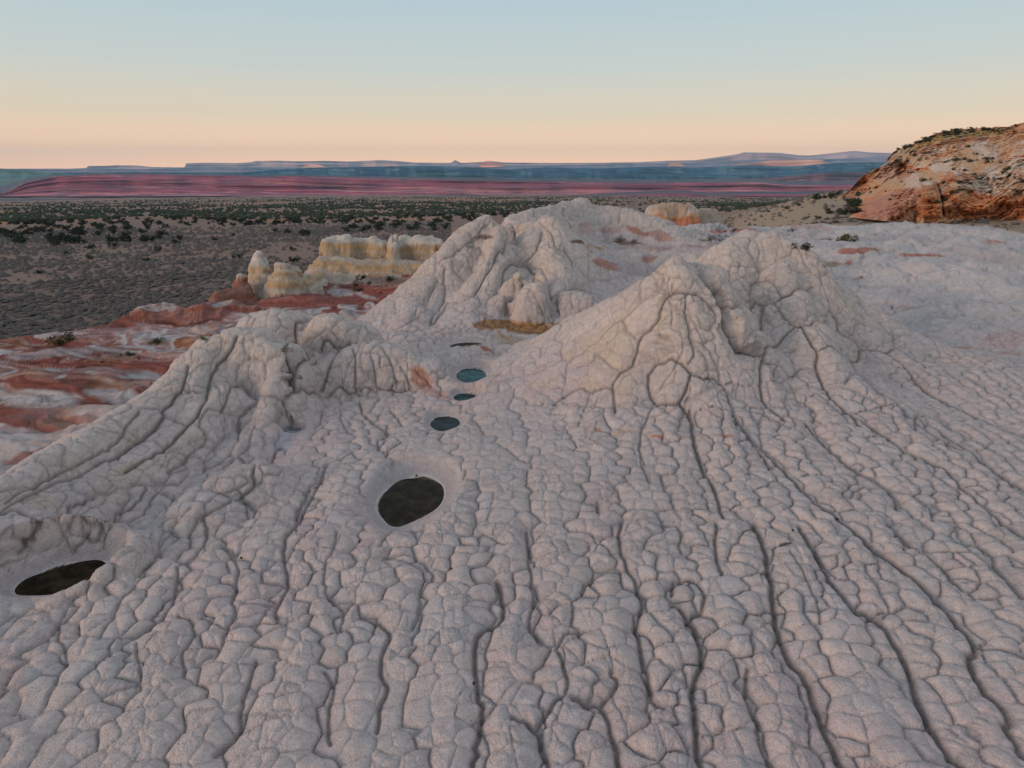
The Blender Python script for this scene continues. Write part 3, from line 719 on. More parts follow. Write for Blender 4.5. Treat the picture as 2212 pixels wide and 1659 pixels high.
def cells2(cx_, cy_, cz_, seed, jit=.85, chunk=150000):
    lo = [int(np.floor(a.min())) - 2 for a in (cx_, cy_, cz_)]; hi = [int(np.ceil(a.max())) + 3 for a in (cx_, cy_, cz_)]
    shp = [h - l for l, h in zip(lo, hi)]
    I = np.meshgrid(*[np.arange(l, h, dtype=np.int32) for l, h in zip(lo, hi)], indexing='ij')
    h_ = _hash(I[0], I[1], I[2], seed)
    S_ = [I[q].astype(f32) + f32(.5) + (_rnd(_h2(h_, q + 1)) - f32(.5)) * f32(jit) for q in range(3)]
    PIDS = np.zeros(h_.shape, np.uint32)
    # only seeds near the surface are ever used
    near = np.zeros(h_.shape, bool)
    fi = [np.floor(a).astype(np.int32) - l for a, l in zip((cx_, cy_, cz_), lo)]
    near[fi[0].ravel(), fi[1].ravel(), fi[2].ravel()] = True
    nn = near.copy()
    for ax in range(3): nn = nn | np.roll(nn, 1, ax) | np.roll(nn, -1, ax)
    PIDS[nn] = parent_id(S_[0][nn] / sc2, S_[1][nn] / sc2, S_[2][nn] / sc2)
    SX, SY, SZ, PF, HF = [a.ravel() for a in (*S_, PIDS, h_)]
    st = (shp[1] * shp[2], shp[2], 1)
    n = cx_.size; pid = np.zeros(n, np.uint32); cid = np.zeros(n, np.uint32); e1 = np.zeros(n, f32); e2 = np.zeros(n, f32)
    offs = [i_ * st[0] + j_ * st[1] + k_ for i_ in (-1, 0, 1) for j_ in (-1, 0, 1) for k_ in (-1, 0, 1)]
    for s_ in range(0, n, chunk):
        sl = slice(s_, min(n, s_ + chunk)); x_, y_, z_ = cx_.ravel()[sl], cy_.ravel()[sl], cz_.ravel()[sl]
        b_ = (fi[0].ravel()[sl] * st[0] + fi[1].ravel()[sl] * st[1] + fi[2].ravel()[sl]).astype(np.int64)
        d1 = np.full(x_.shape, 1e9, f32); best = b_.copy()
        for o in offs:
            q = b_ + o; d = (SX[q] - x_) ** 2 + (SY[q] - y_) ** 2 + (SZ[q] - z_) ** 2
            m = d < d1; d1 = np.where(m, d, d1); best = np.where(m, q, best)
        ax, ay, az_ = SX[best], SY[best], SZ[best]; pa = PF[best]
        ea = np.full(x_.shape, 9, f32); eb = np.full(x_.shape, 9, f32)
        for o in offs:
            q = b_ + o; bx2, by2, bz2 = SX[q], SY[q], SZ[q]
            d = (bx2 - x_) ** 2 + (by2 - y_) ** 2 + (bz2 - z_) ** 2
            L_ = np.sqrt((bx2 - ax) ** 2 + (by2 - ay) ** 2 + (bz2 - az_) ** 2)
            ed = np.where(q == best, 9, (d - d1) / (2 * L_ + f32(1e-6)))
            ea = np.minimum(ea, ed); eb = np.where(PF[q] != pa, np.minimum(eb, ed), eb)
        pid[sl] = pa; cid[sl] = HF[best]; e1[sl] = np.minimum(eb, 2); e2[sl] = ea
    sh = cx_.shape
    return pid.reshape(sh), e1.reshape(sh), cid.reshape(sh), e2.reshape(sh)
L1i, L1e, L2i, L2e = cells2((X + w2x) * sc2, (Y + w2y) * sc2, (Z + w2x) * sc2, 17, .72)
L1e = L1e / sc2; L2e = L2e / sc2; zz = Z * f32(1.0)
sc3 = f32(4.6)
L3i, L3e = voronoi([(X + w2x) * sc3, (Y + w2y) * sc3, zz * sc3], 23, .95, shift=L2i)
L3e = L3e / sc3
print("cells", round(time.time() - T0, 1))

gi_far0 = 99
px_w = DIST * f32(1 / 683.0)                                # one picture point, metres: cracks never get finer than the mesh
steep = 1 - N0[..., 2]
a1 = np.where(ribm, 1.0, .9) * (1 - .45 * flat * (1 - raised)) * (1 - .85 * redz * (1 - raised * .4)) * (1 - soil) * poolsm
a2 = (1 - .2 * flat * (1 - raised)) * (1 - .75 * redz * (1 - raised * .6)) * (1 - soil) * poolsm
a0 = (1 - soil)
fade = .60 + .40 * sstep(-.42, -.05, fbm2(X * f32(.28) + 7, Y * f32(.28), 73, 3)); a1 = a1 * (.4 + .6 * fade); a2 = a2 * fade
big = fbm2(X * f32(.35), Y * f32(.35), 71, 3)
rr3 = raised.astype(f32)
p1 = 1 - (1 - np.clip(L1e / (.30 - .14 * rr3), 0, 1)) ** 2.3
p2 = 1 - (1 - np.clip(L2e / (.20 - .11 * rr3), 0, 1)) ** 2.2
pw1 = np.sqrt(np.clip(1 - (1 - np.clip(L1e / .62, 0, 1)) ** 2, 0, 1))
L0i, L0e = voronoi([(X + 2 * wx) * f32(.40), (Y + 2 * wy) * f32(.40), zz * f32(.16)], 29, .85)
L0e = L0e / f32(.40)
lobe = 1 - (1 - np.clip(L0e / .75, 0, 1)) ** 2
disp = rr3 * (GRP < gi_far0) * .06 * lobe * (1 - soil) - rr3 * (1 - soil) * .04 * np.exp(-(L0e / np.maximum(.035, px_w)) ** 2)
disp += a1 * (1 - .97 * rr3) * .105 * pw1
flz = (flat * (1 - rr3)).astype(f32) * (1 - soil)
disp += flz * (.26 * lobe * sstep(-.3, .4, fbm2(X * f32(.09), Y * f32(.12), 119, 2)) - .09 * np.exp(-(L0e / np.maximum(.05, px_w)) ** 2))
disp += a1 * ((.022 - .008 * rr3) * p1 - .020 * np.exp(-(L1e / np.maximum(.022, px_w * .8)) ** 2))
disp += a2 * ((.033 - .021 * rr3) * p2 - .010 * np.exp(-(L2e / np.maximum(.02, px_w * .9)) ** 2))
l3m = sstep(-.1, .35, fbm2(X * f32(1.3), Y * f32(1.3), 72, 2) + .15)
disp += a2 * l3m * (-.012 * np.exp(-(L3e / np.maximum(.014, px_w * .8)) ** 2) + .008 * np.clip(L3e / .06, 0, 1))
hs = vnoise2(_rnd(L1i) * 997, _rnd(L2i) * 991, 5)
disp += a2 * ((_rnd(L2i) - .5) * .016) + a1 * (_rnd(L1i) - .5) * .05
cleft = sstep(1.5, 2.2, GW) * rr3 * .26 * np.exp(-(GD / .42) ** 1.6)
gw = np.minimum(GW, 1.6)
disp -= cleft
disp -= a0 * gw * (.060 * np.exp(-(GD / np.maximum(.032 * gw, px_w * 1.0)) ** 2) + (.085 + .02 * rr3) * np.exp(-(GD / ((.26 + .06 * rr3) * np.sqrt(gw))) ** 1.3))
fis = vnoise3(X * f32(1.6), Y * f32(1.6), zz * f32(15) + X * f32(.8), 81) * vnoise3(X * f32(.7), Y * f32(.7), zz * f32(1.2), 82)
fism = sstep(.50, .62, fis) * sstep(.18, .45, steep) * raised
disp -= fism * .035
disp += (1 - soil) * poolsm * ((.020 - .010 * rr3) * fbm3(X * f32(3.5), Y * f32(3.5), zz * f32(3.5), 91, 3) + .03 * big * raised)
# wind-cut ledges of the red rock and the low plateau
warp = fbm2(X * f32(.12), Y * f32(.15), 101, 4)
strat = Y * f32(.62) + X * f32(.20) + Z * f32(2.6) + warp * f32(6.0)
bn2s = np.sin(strat * 4.5 + fbm2(X * .7, Y * .9, 122, 3) * 4) * .5
led = fbm2(strat * f32(1.3), strat * 0 + 3.3, 103, 4)
disp += redz * (.03 * bn2s + .26 * led + .10 * fbm2(X * .8, Y * 1.6, 104, 3))
strp = (Y - X * f32(.45)) * f32(.55) + fbm2(X * f32(.08), Y * f32(.1), 105, 3) * 3
crs = fbm2(strp * f32(.55), (X + Y) * f32(.05), 109, 4); crease = np.exp(-(crs / .05) ** 2) * sstep(-.2, .3, fbm2(X * f32(.07), Y * f32(.1), 110, 2) + .1)
disp -= np.maximum(plateau, backz) * (1 - raised) * .16 * crease
disp += plateau * (1 - raised) * (.34 * fbm2(strp * f32(.9), (X + Y) * f32(.06), 106, 3) + .03 * fbm2(X * 1.5, Y * 3.0, 107, 2))
fargrp = np.isin(GRP, [gi0 for gi0, g in enumerate(GROUPS) if g in ('yellow_butte', 'red_butte', 'small_butte', 'cone', 'cone_b', 'knob_ridge', 'back_massif', 'red_knob')]) * (1 - soil)
flut = fbm3(X * f32(.55), Y * f32(.55), zz * f32(.25), 151, 3)
disp += fargrp * (.55 * flut + .22 * fbm3(X * f32(1.6), Y * f32(1.6), zz * f32(1.6), 152, 2) + .16 * fbm3(X * f32(.3), Y * f32(.3), zz * f32(3.5), 153, 2))
disp += soil * (.10 * fbm2(X * 1.2, Y * 1.2, 108, 3))
XX = X + N0[..., 0] * disp; YY = Y + N0[..., 1] * disp; ZZ = Z + N0[..., 2] * disp
print("relief", round(time.time() - T0, 1))

# ------------------------------------------------------------------ colours of the rock sheet
def C3(*c): return np.array(c, f32)
def mixc(a, b, t): return a + (b - a) * t[..., None]
n1 = fbm2(X * f32(.35) + 9, Y * f32(.35), 111, 4); n2 = fbm2(X * f32(1.4), Y * f32(1.4) + 4, 112, 4); n3 = fbm3(X * f32(7), Y * f32(7), zz * f32(7), 113, 3)
col = np.broadcast_to(C3(.565, .478, .448), Z.shape + (3,)).copy()
col = mixc(col, C3(.57, .445, .43), sstep(.05, .6, n1) * .55)
col = mixc(col, C3(.47, .455, .465), sstep(.0, .6, -n2) * .5)
cream = sstep(.7, 2.6, Z - BASE) * raised
col = mixc(col, C3(.62, .522, .462), cream * .85)
col = mixc(col, C3(.57, .53, .515), flat * (1 - raised) * .75)
col = mixc(col, C3(.56, .46, .30), sstep(.25, .7, n2 + n1 * .5) * raised * .35)
tint = (_rnd(L2i) - .5) * .10 + (_rnd(L1i) - .5) * .05
col *= (1 + (tint * a2 + n3 * .09))[..., None]
col = mixc(col, C3(.42, .33, .30), crease * np.maximum(plateau, backz) * (1 - raised) * .55)
col = mixc(col, C3(.47, .43, .42), flat * (1 - raised) * sstep(-.1, .4, fbm2(X * f32(.12) , Y * f32(.3), 114, 4)) * .6)
# darker brown along the joints, grooves and fissures
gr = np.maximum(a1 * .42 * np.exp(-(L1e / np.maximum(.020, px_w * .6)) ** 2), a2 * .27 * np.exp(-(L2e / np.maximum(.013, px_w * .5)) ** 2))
gr = np.maximum(gr, a2 * l3m * .16 * np.exp(-(L3e / np.maximum(.01, px_w * .6)) ** 2))
gr = np.maximum(gr, a0 * np.clip(.62 * gw, 0, .85) * np.exp(-(GD / np.maximum(.045 * gw, px_w * .9)) ** 2))
gr = np.maximum(gr, fism * .45)
gr = np.maximum(gr, flz * .42 * np.exp(-(L0e / np.maximum(.04, px_w * .7)) ** 2) * sstep(70, 45, DIST))
gr = np.maximum(gr, rr3 * (1 - soil) * .45 * np.exp(-(L0e / np.maximum(.03, px_w * .7)) ** 2))
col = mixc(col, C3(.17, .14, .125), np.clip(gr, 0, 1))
# red, pink and white bands of the low ground on the left
bn = fbm2(strat * f32(1.1), warp * 2, 121, 4)
bn2 = np.sin(strat * 6.5 + fbm2(X * .7, Y * .9, 122, 3) * 4)
band = mixc(np.broadcast_to(C3(.40, .235, .205), Z.shape + (3,)), C3(.225, .072, .056), sstep(-.02, .08, bn))
band = mixc(band, C3(.40, .37, .37), sstep(.12, .2, -bn + .15 * bn2))
band = mixc(band, C3(.36, .16, .08), sstep(.25, .5, fbm2(strat * .7 + 9, X * .1, 123, 3)) * .7)
band *= .86 * (1 + .26 * bn2 + .14 * n3 + .2 * fbm2(strat * 6, warp * 3, 124, 2))[..., None]
col = mixc(col, band * (1 - .35 * np.clip(gr, 0, 1))[..., None], redz * (1 - .75 * sstep(-1.9, -1.0, Z) * sstep(35, 30, Y)))
def spot(px, py, rx, ry, colr, s, rot=0, nz=.35, ymin=0, ymax=999, fr=1.0):
    ca, sa = math.cos(rot), math.sin(rot)
    dx = PX - px; dy = PY - py
    q = np.hypot((dx * ca + dy * sa) / rx, (-dx * sa + dy * ca) / ry)
    m = (q < 1.6) & (Y > ymin) & (Y < ymax)
    if not m.any(): return
    w = sstep(1.05, .72, q[m] + nz * fbm2(X[m] * f32(fr * 1.3), Y[m] * f32(fr * 1.3) + Z[m] * f32(2 * fr), int(px) % 97, 3)) * s
    w = w * (1 - .7 * soil[m])
    col[m] = col[m] + (np.array(colr, f32) * (1 + .25 * n3[m] + .26 * bn2[m] * redz[m])[:, None] * (1 - .6 * np.clip(gr[m], 0, 1))[:, None] - col[m]) * w[:, None]
RED, PINK, ORA, YEL, WHT = (.24, .075, .058), (.38, .23, .21), (.38, .15, .07), (.43, .26, .09), (.46, .425, .42)
for a in [
 (700,652,170,26,RED,.85,-.04,.5,50,75,.5),(800,640,90,18,RED,.8,-.1,.5,50,75,.5),(860,632,45,12,WHT,.0),(735,632,36,8,WHT,.8,.1,.3,50,80,.6),(790,640,28,5,WHT,.7,.3,.3,50,80,.6),
 (545,605,70,17,RED,.85,.1,.3,50,70),(500,645,60,8,ORA,.6,0,.3,48,70),(235,712,70,18,RED,.6,-.35,.3,40,60),(330,700,70,16,PINK,.7,-.3,.3,40,60),(310,680,30,10,ORA,.6,0,.3,40,60),
 (400,716,90,12,WHT,.55,-.1,.3,38,56),(470,690,60,14,PINK,.7,0,.3,40,60),(395,655,95,13,WHT,.75,-.02,.4,48,60,.6),(430,662,40,5,RED,.6,.2,.4,48,60),(350,668,30,4,RED,.6,-.2,.4,48,60),
 (255,775,80,8,ORA,.7,-.12,.3,32,48),(120,765,130,9,WHT,.6,-.1,.3,32,50),(300,790,140,16,RED,.6,-.1,.4,28,46,.6),(90,822,130,20,RED,.65,-.12,.5,24,40,.5),(350,770,90,12,PINK,.6,-.1,.3,30,46),
 (90,862,90,24,WHT,.75,0,.3,22,36),(250,855,60,16,WHT,.7,.1,.4,20,36),(180,905,60,10,RED,.5,0,.5,20,32),(120,975,110,12,RED,.75,-.2,.4,17,28),(160,950,80,10,(.42,.30,.20),.6,-.2,.4,17,28),
 (50,940,70,14,WHT,.6,.1,.4,18,30),(60,1010,60,12,RED,.4,-.3,.4,16,26),(130,812,16,3,WHT,.9,-.2,.2,24,40),
 (1418,949,19,4,(.50,.17,.08),.8,0,.35,15,24),(1292,935,10,4,(.50,.19,.09),.7,.1,.4,15,24),(1268,932,10,3,(.50,.25,.14),.45,0,.5,15,24),(1565,947,20,4,(.47,.19,.11),.6,.1,.4,15,24),(1575,965,14,5,(.50,.3,.22),.45,.1,.4,15,24),
 (1345,939,60,4,(.50,.33,.20),.5,0,.5,15,24),(1480,944,70,4,(.50,.33,.22),.4,0,.5,15,24),
 (912,820,30,22,(.53,.27,.20),.75,.8,.4,20,28),(905,805,20,14,(.50,.22,.15),.6,.8,.4,20,28),(945,855,34,12,(.52,.27,.22),.6,.3,.5,20,28),(612,955,22,34,(.36,.39,.45),.5,.5,.4,12,24),(640,918,24,7,(.52,.33,.31),.6,0,.3,15,26),
 (1145,712,62,14,(.36,.19,.085),1,.02,.22,31,40),(1072,702,52,12,(.33,.17,.078),.95,-.1,.25,31,40),(1150,700,58,4,(.46,.25,.10),.9,.02,.2,31,40),(1160,722,60,2.5,(.20,.12,.07),.8,.04,.2,30,40),(1235,700,42,12,(.38,.22,.085),.8,-.2,.3,31,40),(1120,742,80,13,(.44,.33,.24),.7,.25,.3,28,40),  # ochre ledge under the boulders, undercut shade darkened into its colour
 (1080,722,70,3.5,(.44,.27,.10),.7,.75,.3,30,40),(1060,764,34,8,(.33,.09,.05),.85,.55,.35,27,34),(1020,750,26,7,(.22,.17,.12),.5,0,.4,28,33),(960,722,40,4,(.45,.28,.18),.4,0,.3,27,36),
 (1265,493,20,16,(.50,.30,.24),.5,.5,.5,60,90),(1320,500,26,8,(.48,.26,.20),.5,0,.5,60,90),(1400,505,60,10,(.46,.22,.16),.7,.2,.4,56,90),(1380,500,26,7,(.40,.15,.09),.6,.3,.4,56,90),
 (1310,572,34,10,(.43,.15,.09),.7,.3,.4,42,70),(1285,538,28,6,(.44,.22,.07),.7,.1,.4,45,75),(1400,562,22,9,(.42,.15,.09),.7,-.2,.4,40,70),(1450,535,120,5,PINK,.6,0,.5,45,80),
 (1420,470,26,9,(.44,.14,.06),.85,0,.3,96,112),(1470,474,36,5,(.40,.12,.06),.8,0,.3,96,112),(1455,452,48,20,(.46,.30,.19),.7,0,.4,98,112),(1560,503,50,4,(.42,.14,.09),.75,0,.4,60,110),
 (1650,481,70,9,(.50,.27,.24),.75,.08,.35,80,118),(1750,490,60,6,(.50,.30,.27),.6,.1,.35,80,118),(1610,500,30,5,(.42,.15,.1),.6,0,.4,60,110),
 (1850,546,48,6,(.42,.14,.09),.85,-.05,.35,40,75),(1990,553,50,5,(.40,.13,.08),.85,.05,.35,40,75),(2150,525,30,6,(.42,.18,.13),.6,0,.4,50,90),(1830,570,14,3,(.45,.14,.08),.8,-.3,.3,40,70),
 (1850,600,14,3,(.45,.2,.13),.6,-.3,.3,40,70),(2170,737,60,18,(.52,.36,.35),.6,0,.5,24,44),(2080,752,24,5,(.48,.26,.18),.7,0,.4,24,44),(2180,766,30,6,(.47,.26,.2),.6,0,.5,24,44),(1980,664,70,3,(.40,.29,.27),.5,.08,.3,30,50),
 (820,536,130,12,(.48,.29,.09),.0),(810,590,140,8,(.46,.29,.13),.6,-.05,.35,66,84),(560,578,30,9,(.50,.34,.16),.5,0,.4,58,68),(620,605,40,9,(.49,.33,.18),.5,0,.4,56,68),(530,600,30,8,(.42,.16,.07),.75,.1,.3,54,66),
 (0,1450,60,50,(.50,.32,.28),.4,.2,.5,6,13),(1300,1120,50,90,(.50,.36,.34),.3,0,.6,10,18),(760,1150,160,60,(.50,.38,.38),.3,0,.7,10,18),(1800,1250,60,26,(.43,.37,.38),.35,.5,.5,8,16)]:
    spot(*a)
# banded yellow and white layers of the buttes standing out on the left
def strata(mask, z0, layers, sharp=.05, wob=.12):
    m = mask
    h = Z[m] + wob * 2.2 * fbm2(X[m] * f32(.8), Y[m] * f32(.8) + Z[m], 131, 4) + .25 * np.sin(X[m] * .35)
    for zl, zh, c, s in layers:
        w = sstep(zl - sharp, zl + sharp, h) * sstep(zh + sharp, zh - sharp, h) * s
        col[m] = col[m] + (np.array(c, f32) * (1 + .25 * n3[m] + .22 * fbm2(Z[m] * f32(5.0), X[m] * f32(.3), 132, 3))[:, None] - col[m]) * w[:, None]
gi = {g: i for i, g in enumerate(GROUPS)}
strata(GRP == gi['yellow_butte'], 0, [(-9, 9, (.48, .40, .33), .85), (-.95, -.40, (.47, .27, .07), .85), (-.62, -.50, WHT, .7), (-1.7, -1.25, (.48, .33, .16), .6), (-2.9, -2.1, (.47, .30, .13), .7), (-.3, 9, (.52, .47, .41), .9)])
strata(GRP == gi['cone'], 0, [(-9, 9, (.53, .46, .38), .8), (-1.5, -.8, (.48, .33, .17), .6), (-.7, 2, (.56, .52, .48), .9)])
strata(GRP == gi['cone_b'], 0, [(-9, 9, (.52, .44, .35), .8), (-1.2, -.9, (.47, .31, .15), .6), (-2.2, -1.6, (.47, .31, .15), .6)])
strata(GRP == gi['red_butte'], 0, [(-9, 1.3, (.44, .15, .07), .85), (1.2, 1.7, (.48, .28, .13), .7)])
strata(GRP == gi['red_knob'], 0, [(-9, -1.5, (.29, .12, .08), .8), (-1.5, 3, (.50, .44, .37), .85)])
strata(GRP == gi['knob_ridge'], 0, [(-9, -2.1, (.30, .10, .07), .7), (-1.95, 3, (.47, .41, .385), .75), (-1.75, -1.65, (.30, .10, .07), .6)], .05, .5)
col = np.where((poold < 1.0)[..., None], C3(.085, .065, .045), col)
rim = sstep(1.0, 1.04, poold) * sstep(1.22, 1.08, poold)
col = mixc(col, C3(.55, .52, .50), rim * .55)
col = mixc(col, C3(.36, .31, .31), sstep(1.7, 1.2, poold) * (poold > 1.08) * .55)
# blue-grey damp channel beside the shallow pool
soilc = mixc(np.broadcast_to(C3(.20, .130, .10), Z.shape + (3,)), C3(.15, .11, .09), sstep(-.2, .3, fbm2(X * f32(.22), Y * f32(.22), 141, 4)))
soilc = mixc(soilc, C3(.33, .25, .17), sstep(10, 25, X) * .7)
soilc = soilc * (1 + .25 * n2)[..., None]
col = mixc(col, soilc, soil)
col = np.clip(col, .01, .9)
print("colour", round(time.time() - T0, 1))

# ------------------------------------------------------------------ materials
def new_mat(name):
    m = bpy.data.materials.new(name); m.use_nodes = True
    nt = m.node_tree; b = nt.nodes["Principled BSDF"]
    b.inputs['Roughness'].default_value = 0.9
    b.inputs['Specular IOR Level'].default_value = 0.25
    return m, nt, b
def tex_noise(nt, vec, scale, detail=4.0, rough=.6):
    n = nt.nodes.new("ShaderNodeTexNoise"); n.inputs['Scale'].default_value = scale
    n.inputs['Detail'].default_value = detail; n.inputs['Roughness'].default_value = rough
    nt.links.new(vec, n.inputs['Vector']); return n
def attr_material(name, grain=1.0, bump=.5, s1=9.0, s2=45.0, rough=.92, bdist=.03):
    m, nt, b = new_mat(name)
    at = nt.nodes.new("ShaderNodeAttribute"); at.attribute_name = "Col"
    tc = nt.nodes.new("ShaderNodeTexCoord")
    na = tex_noise(nt, tc.outputs['Object'], s1, 5.0, .65); nb = tex_noise(nt, tc.outputs['Object'], s2, 3.0, .6)
    mr = nt.nodes.new("ShaderNodeMapRange"); mr.inputs[3].default_value = 1 - .16 * grain; mr.inputs[4].default_value = 1 + .16 * grain
    mr.inputs[1].default_value = .25; mr.inputs[2].default_value = .75
    nt.links.new(na.outputs['Fac'], mr.inputs[0])
    mr2 = nt.nodes.new("ShaderNodeMapRange"); mr2.inputs[3].default_value = 1 - .14 * grain; mr2.inputs[4].default_value = 1 + .14 * grain
    mr2.inputs[1].default_value = .3; mr2.inputs[2].default_value = .7
    nt.links.new(nb.outputs['Fac'], mr2.inputs[0])
    mm = nt.nodes.new("ShaderNodeMath"); mm.operation = 'MULTIPLY'
    nt.links.new(mr.outputs[0], mm.inputs[0]); nt.links.new(mr2.outputs[0], mm.inputs[1])
    nl = tex_noise(nt, tc.outputs['Object'], s1 * 2.3, 6.0, .75)      # lichen specks and rust freckles
    mr3 = nt.nodes.new("ShaderNodeMapRange"); mr3.inputs[1].default_value = .60; mr3.inputs[2].default_value = .70; mr3.inputs[3].default_value = 1.0; mr3.inputs[4].default_value = 1 - .20 * grain
    nt.links.new(nl.outputs['Fac'], mr3.inputs[0]); mm2 = nt.nodes.new("ShaderNodeMath"); mm2.operation = 'MULTIPLY'
    nt.links.new(mm.outputs[0], mm2.inputs[0]); nt.links.new(mr3.outputs[0], mm2.inputs[1]); mm = mm2
    vs = nt.nodes.new("ShaderNodeVectorMath"); vs.operation = 'SCALE'
    nt.links.new(at.outputs['Color'], vs.inputs[0]); nt.links.new(mm.outputs[0], vs.inputs['Scale'])
    nt.links.new(vs.outputs[0], b.inputs['Base Color'])
    add = nt.nodes.new("ShaderNodeMath"); add.operation = 'ADD'
    nt.links.new(na.outputs['Fac'], add.inputs[0]); nt.links.new(nb.outputs['Fac'], add.inputs[1])
    bp = nt.nodes.new("ShaderNodeBump"); bp.inputs['Strength'].default_value = bump; bp.inputs['Distance'].default_value = bdist
    nt.links.new(add.outputs[0], bp.inputs['Height']); nt.links.new(bp.outputs[0], b.inputs['Normal'])
    b.inputs['Roughness'].default_value = rough
    return m
M_ROCK = attr_material("pale_sandstone", 1.0, .9, 7.0, 30.0, .92, .05)
M_SOIL = attr_material("desert_soil", 1.4, .6, 2.0, 11.0, .95, .08)

# ------------------------------------------------------------------ mesh helpers
def mesh_from(name, V, F, colors=None, mat=None, smooth=True, parent=None, link=True):
    me = bpy.data.meshes.new(name)
    V = np.ascontiguousarray(V, f32); F = np.ascontiguousarray(F, np.int32); k = F.shape[1]
    me.vertices.add(len(V)); me.vertices.foreach_set('co', V.ravel())
    me.loops.add(F.size); me.loops.foreach_set('vertex_index', F.ravel())
    me.polygons.add(len(F)); me.polygons.foreach_set('loop_start', np.arange(0, F.size, k, dtype=np.int32))
    me.polygons.foreach_set('loop_total', np.full(len(F), k, np.int32)) if hasattr(me.polygons[0], 'loop_total') and False else None
    me.update(calc_edges=True)
    me.polygons.foreach_set('use_smooth', np.full(len(F), smooth, bool))
    if colors is not None:
        a = me.color_attributes.new('Col', 'FLOAT_COLOR', 'POINT')
        c = np.ones((len(V), 4), f32); c[:, :3] = colors
        a.data.foreach_set('color', c.ravel())
    if mat: me.materials.append(mat)
    o = bpy.data.objects.new(name, me)
    if link: SC.collection.objects.link(o)
    if parent: o.parent = parent
    return o
def submesh(name, mask_faces, Vall, Fall, Call, mat, smooth=True, normals_all=None):
    F = Fall[mask_faces]
    used = np.zeros(len(Vall), bool); used[F.ravel()] = True
    remap = np.cumsum(used) - 1
    o = mesh_from(name, Vall[used], remap[F], Call[used], mat, smooth)
    if normals_all is not None:
        o.data.normals_split_custom_set_from_vertices(normals_all[used])
    return o
def tag(o, label=None, cat=None, group=None, kind=None):
    if label: o['label'] = label
    if cat: o['category'] = cat
    if group: o['group'] = group
    if kind: o['kind'] = kind
    return o
def empty(name, loc, rz=0.0):
    o = bpy.data.objects.new(name, None); o.location = loc; o.rotation_euler = (0, 0, rz)
    o.empty_display_size = .2; SC.collection.objects.link(o); return o

# ------------------------------------------------------------------ the rock, cut into the ground sheet and each mound
V = np.stack([XX, YY, ZZ], -1).reshape(-1, 3).astype(f32)
ii = (np.arange(NR - 1)[:, None] * NC + np.arange(NC - 1)[None, :])
F = np.stack([ii, ii + 1, ii + 1 + NC, ii + NC], -1).reshape(-1, 4).astype(np.int32)
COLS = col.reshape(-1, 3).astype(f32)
fg = GRP[:-1, :-1].ravel().copy(); fs = soil[:-1, :-1].ravel() > .5
fg = np.where(fs, -2, fg)
NAMES = {
 'twin_front': ('rock_mound', 'tall white mound right of centre with big round cracked lobes, nearer of the twin peaks', 'rock mound'),
 'twin_back': ('rock_mound', 'tallest white mound just behind the nearer peak, long ribs fanning to the right', 'rock mound'),
 'left_dome': ('rock_dome', 'cream ribbed dome on the left with a long ridge running down to the left edge', 'rock dome'),
 'rear_dome_a': ('rock_dome', 'low white dome hidden partly behind the cream ribbed dome on the left', 'rock dome'),
 'rear_dome_b': ('rock_dome', 'smooth round white dome behind the low flat dome, right of the deep cleft', 'rock dome'),
 'flat_dome': ('rock_dome', 'low wide dome with vertical cracks and a salmon stain on its right flank', 'rock dome'),
 'knob': ('knobby_outcrop', 'small cream knob of rock below the ribbed left dome, left of the dark round pool', 'rock knob'),
 'pool_hump': ('rock_hump', 'rounded cream rock hump at the left edge just above the long brown pool', 'rock hump'),
 'massif_left': ('rock_mound', 'large white mound left of the middle, leaning lobes left of the long diagonal crack', 'rock mound'),
 'massif_right': ('rock_mound', 'large white peaked mound in the middle, right of the long diagonal crack, above the boulders', 'rock mound'),
 'round_knob': ('knobby_outcrop', 'small round striped knob above the two boulders on the middle mound', 'rock knob'),
 'boulder_a': ('rounded_boulder', 'rounded cracked boulder above the yellow band, centre one under the middle mound', 'boulder'),
 'boulder_b': ('rounded_boulder', 'wide low boulder above the yellow band, rightmost under the middle mound', 'boulder'),
 'boulder_c': ('rounded_boulder', 'narrow grey boulder above the yellow band, leftmost under the middle mound', 'boulder'),
 'low_humps': ('rock_hump', 'low white rock humps between the flat left dome and the middle mound', 'rock hump'),
 'back_massif': ('rock_mound', 'far white mound with a pink right flank behind the middle mounds', 'rock mound'),
 'red_butte': ('rock_butte', 'small tan butte with a red foot standing on the far white rock edge', 'butte'),
 'small_butte': ('rock_butte', 'little pale knob right beside the tan butte with the red foot', 'butte'),
 'hump_behind': ('rock_hump', 'small white hump in the gap between the middle mound and the twin peaks', 'rock hump'),
 'yellow_butte': ('rock_butte', 'long white capped butte with yellow bands at the edge of the sage plain', 'butte'),
 'cone': ('rock_cone', 'pointed white cone of rock left of the yellow banded butte', 'rock cone'),
 'cone_b': ('rock_cone', 'low striped cone of rock between the pointed white cone and yellow butte', 'rock cone'),
 'red_knob': ('knobby_outcrop', 'small red footed knob just left of the pointed white cone', 'rock knob'),
 'knob_ridge': ('rock_ridge', 'red ridge topped with a row of white and red swirled knobs beside the plain', 'rock ridge'),
 'low_ridge': ('rock_ridge', 'long low pale ridge with an orange flank at the left edge by the plain', 'rock ridge'),
 'low_hump': ('rock_hump', 'low white cracked hump among red swirled rock at the left edge', 'rock hump'),
}
for g, (nm, lab, cat) in NAMES.items():
    msk = fg == gi[g]
    if msk.sum() < 4: continue
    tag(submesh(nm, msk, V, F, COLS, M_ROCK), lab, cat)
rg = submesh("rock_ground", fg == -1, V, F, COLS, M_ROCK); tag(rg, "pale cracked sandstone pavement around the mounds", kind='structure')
so = submesh("desert_soil", fg == -2, V, F, COLS, M_SOIL); tag(so, "brown sandy soil at the foot of the rock", kind='structure')

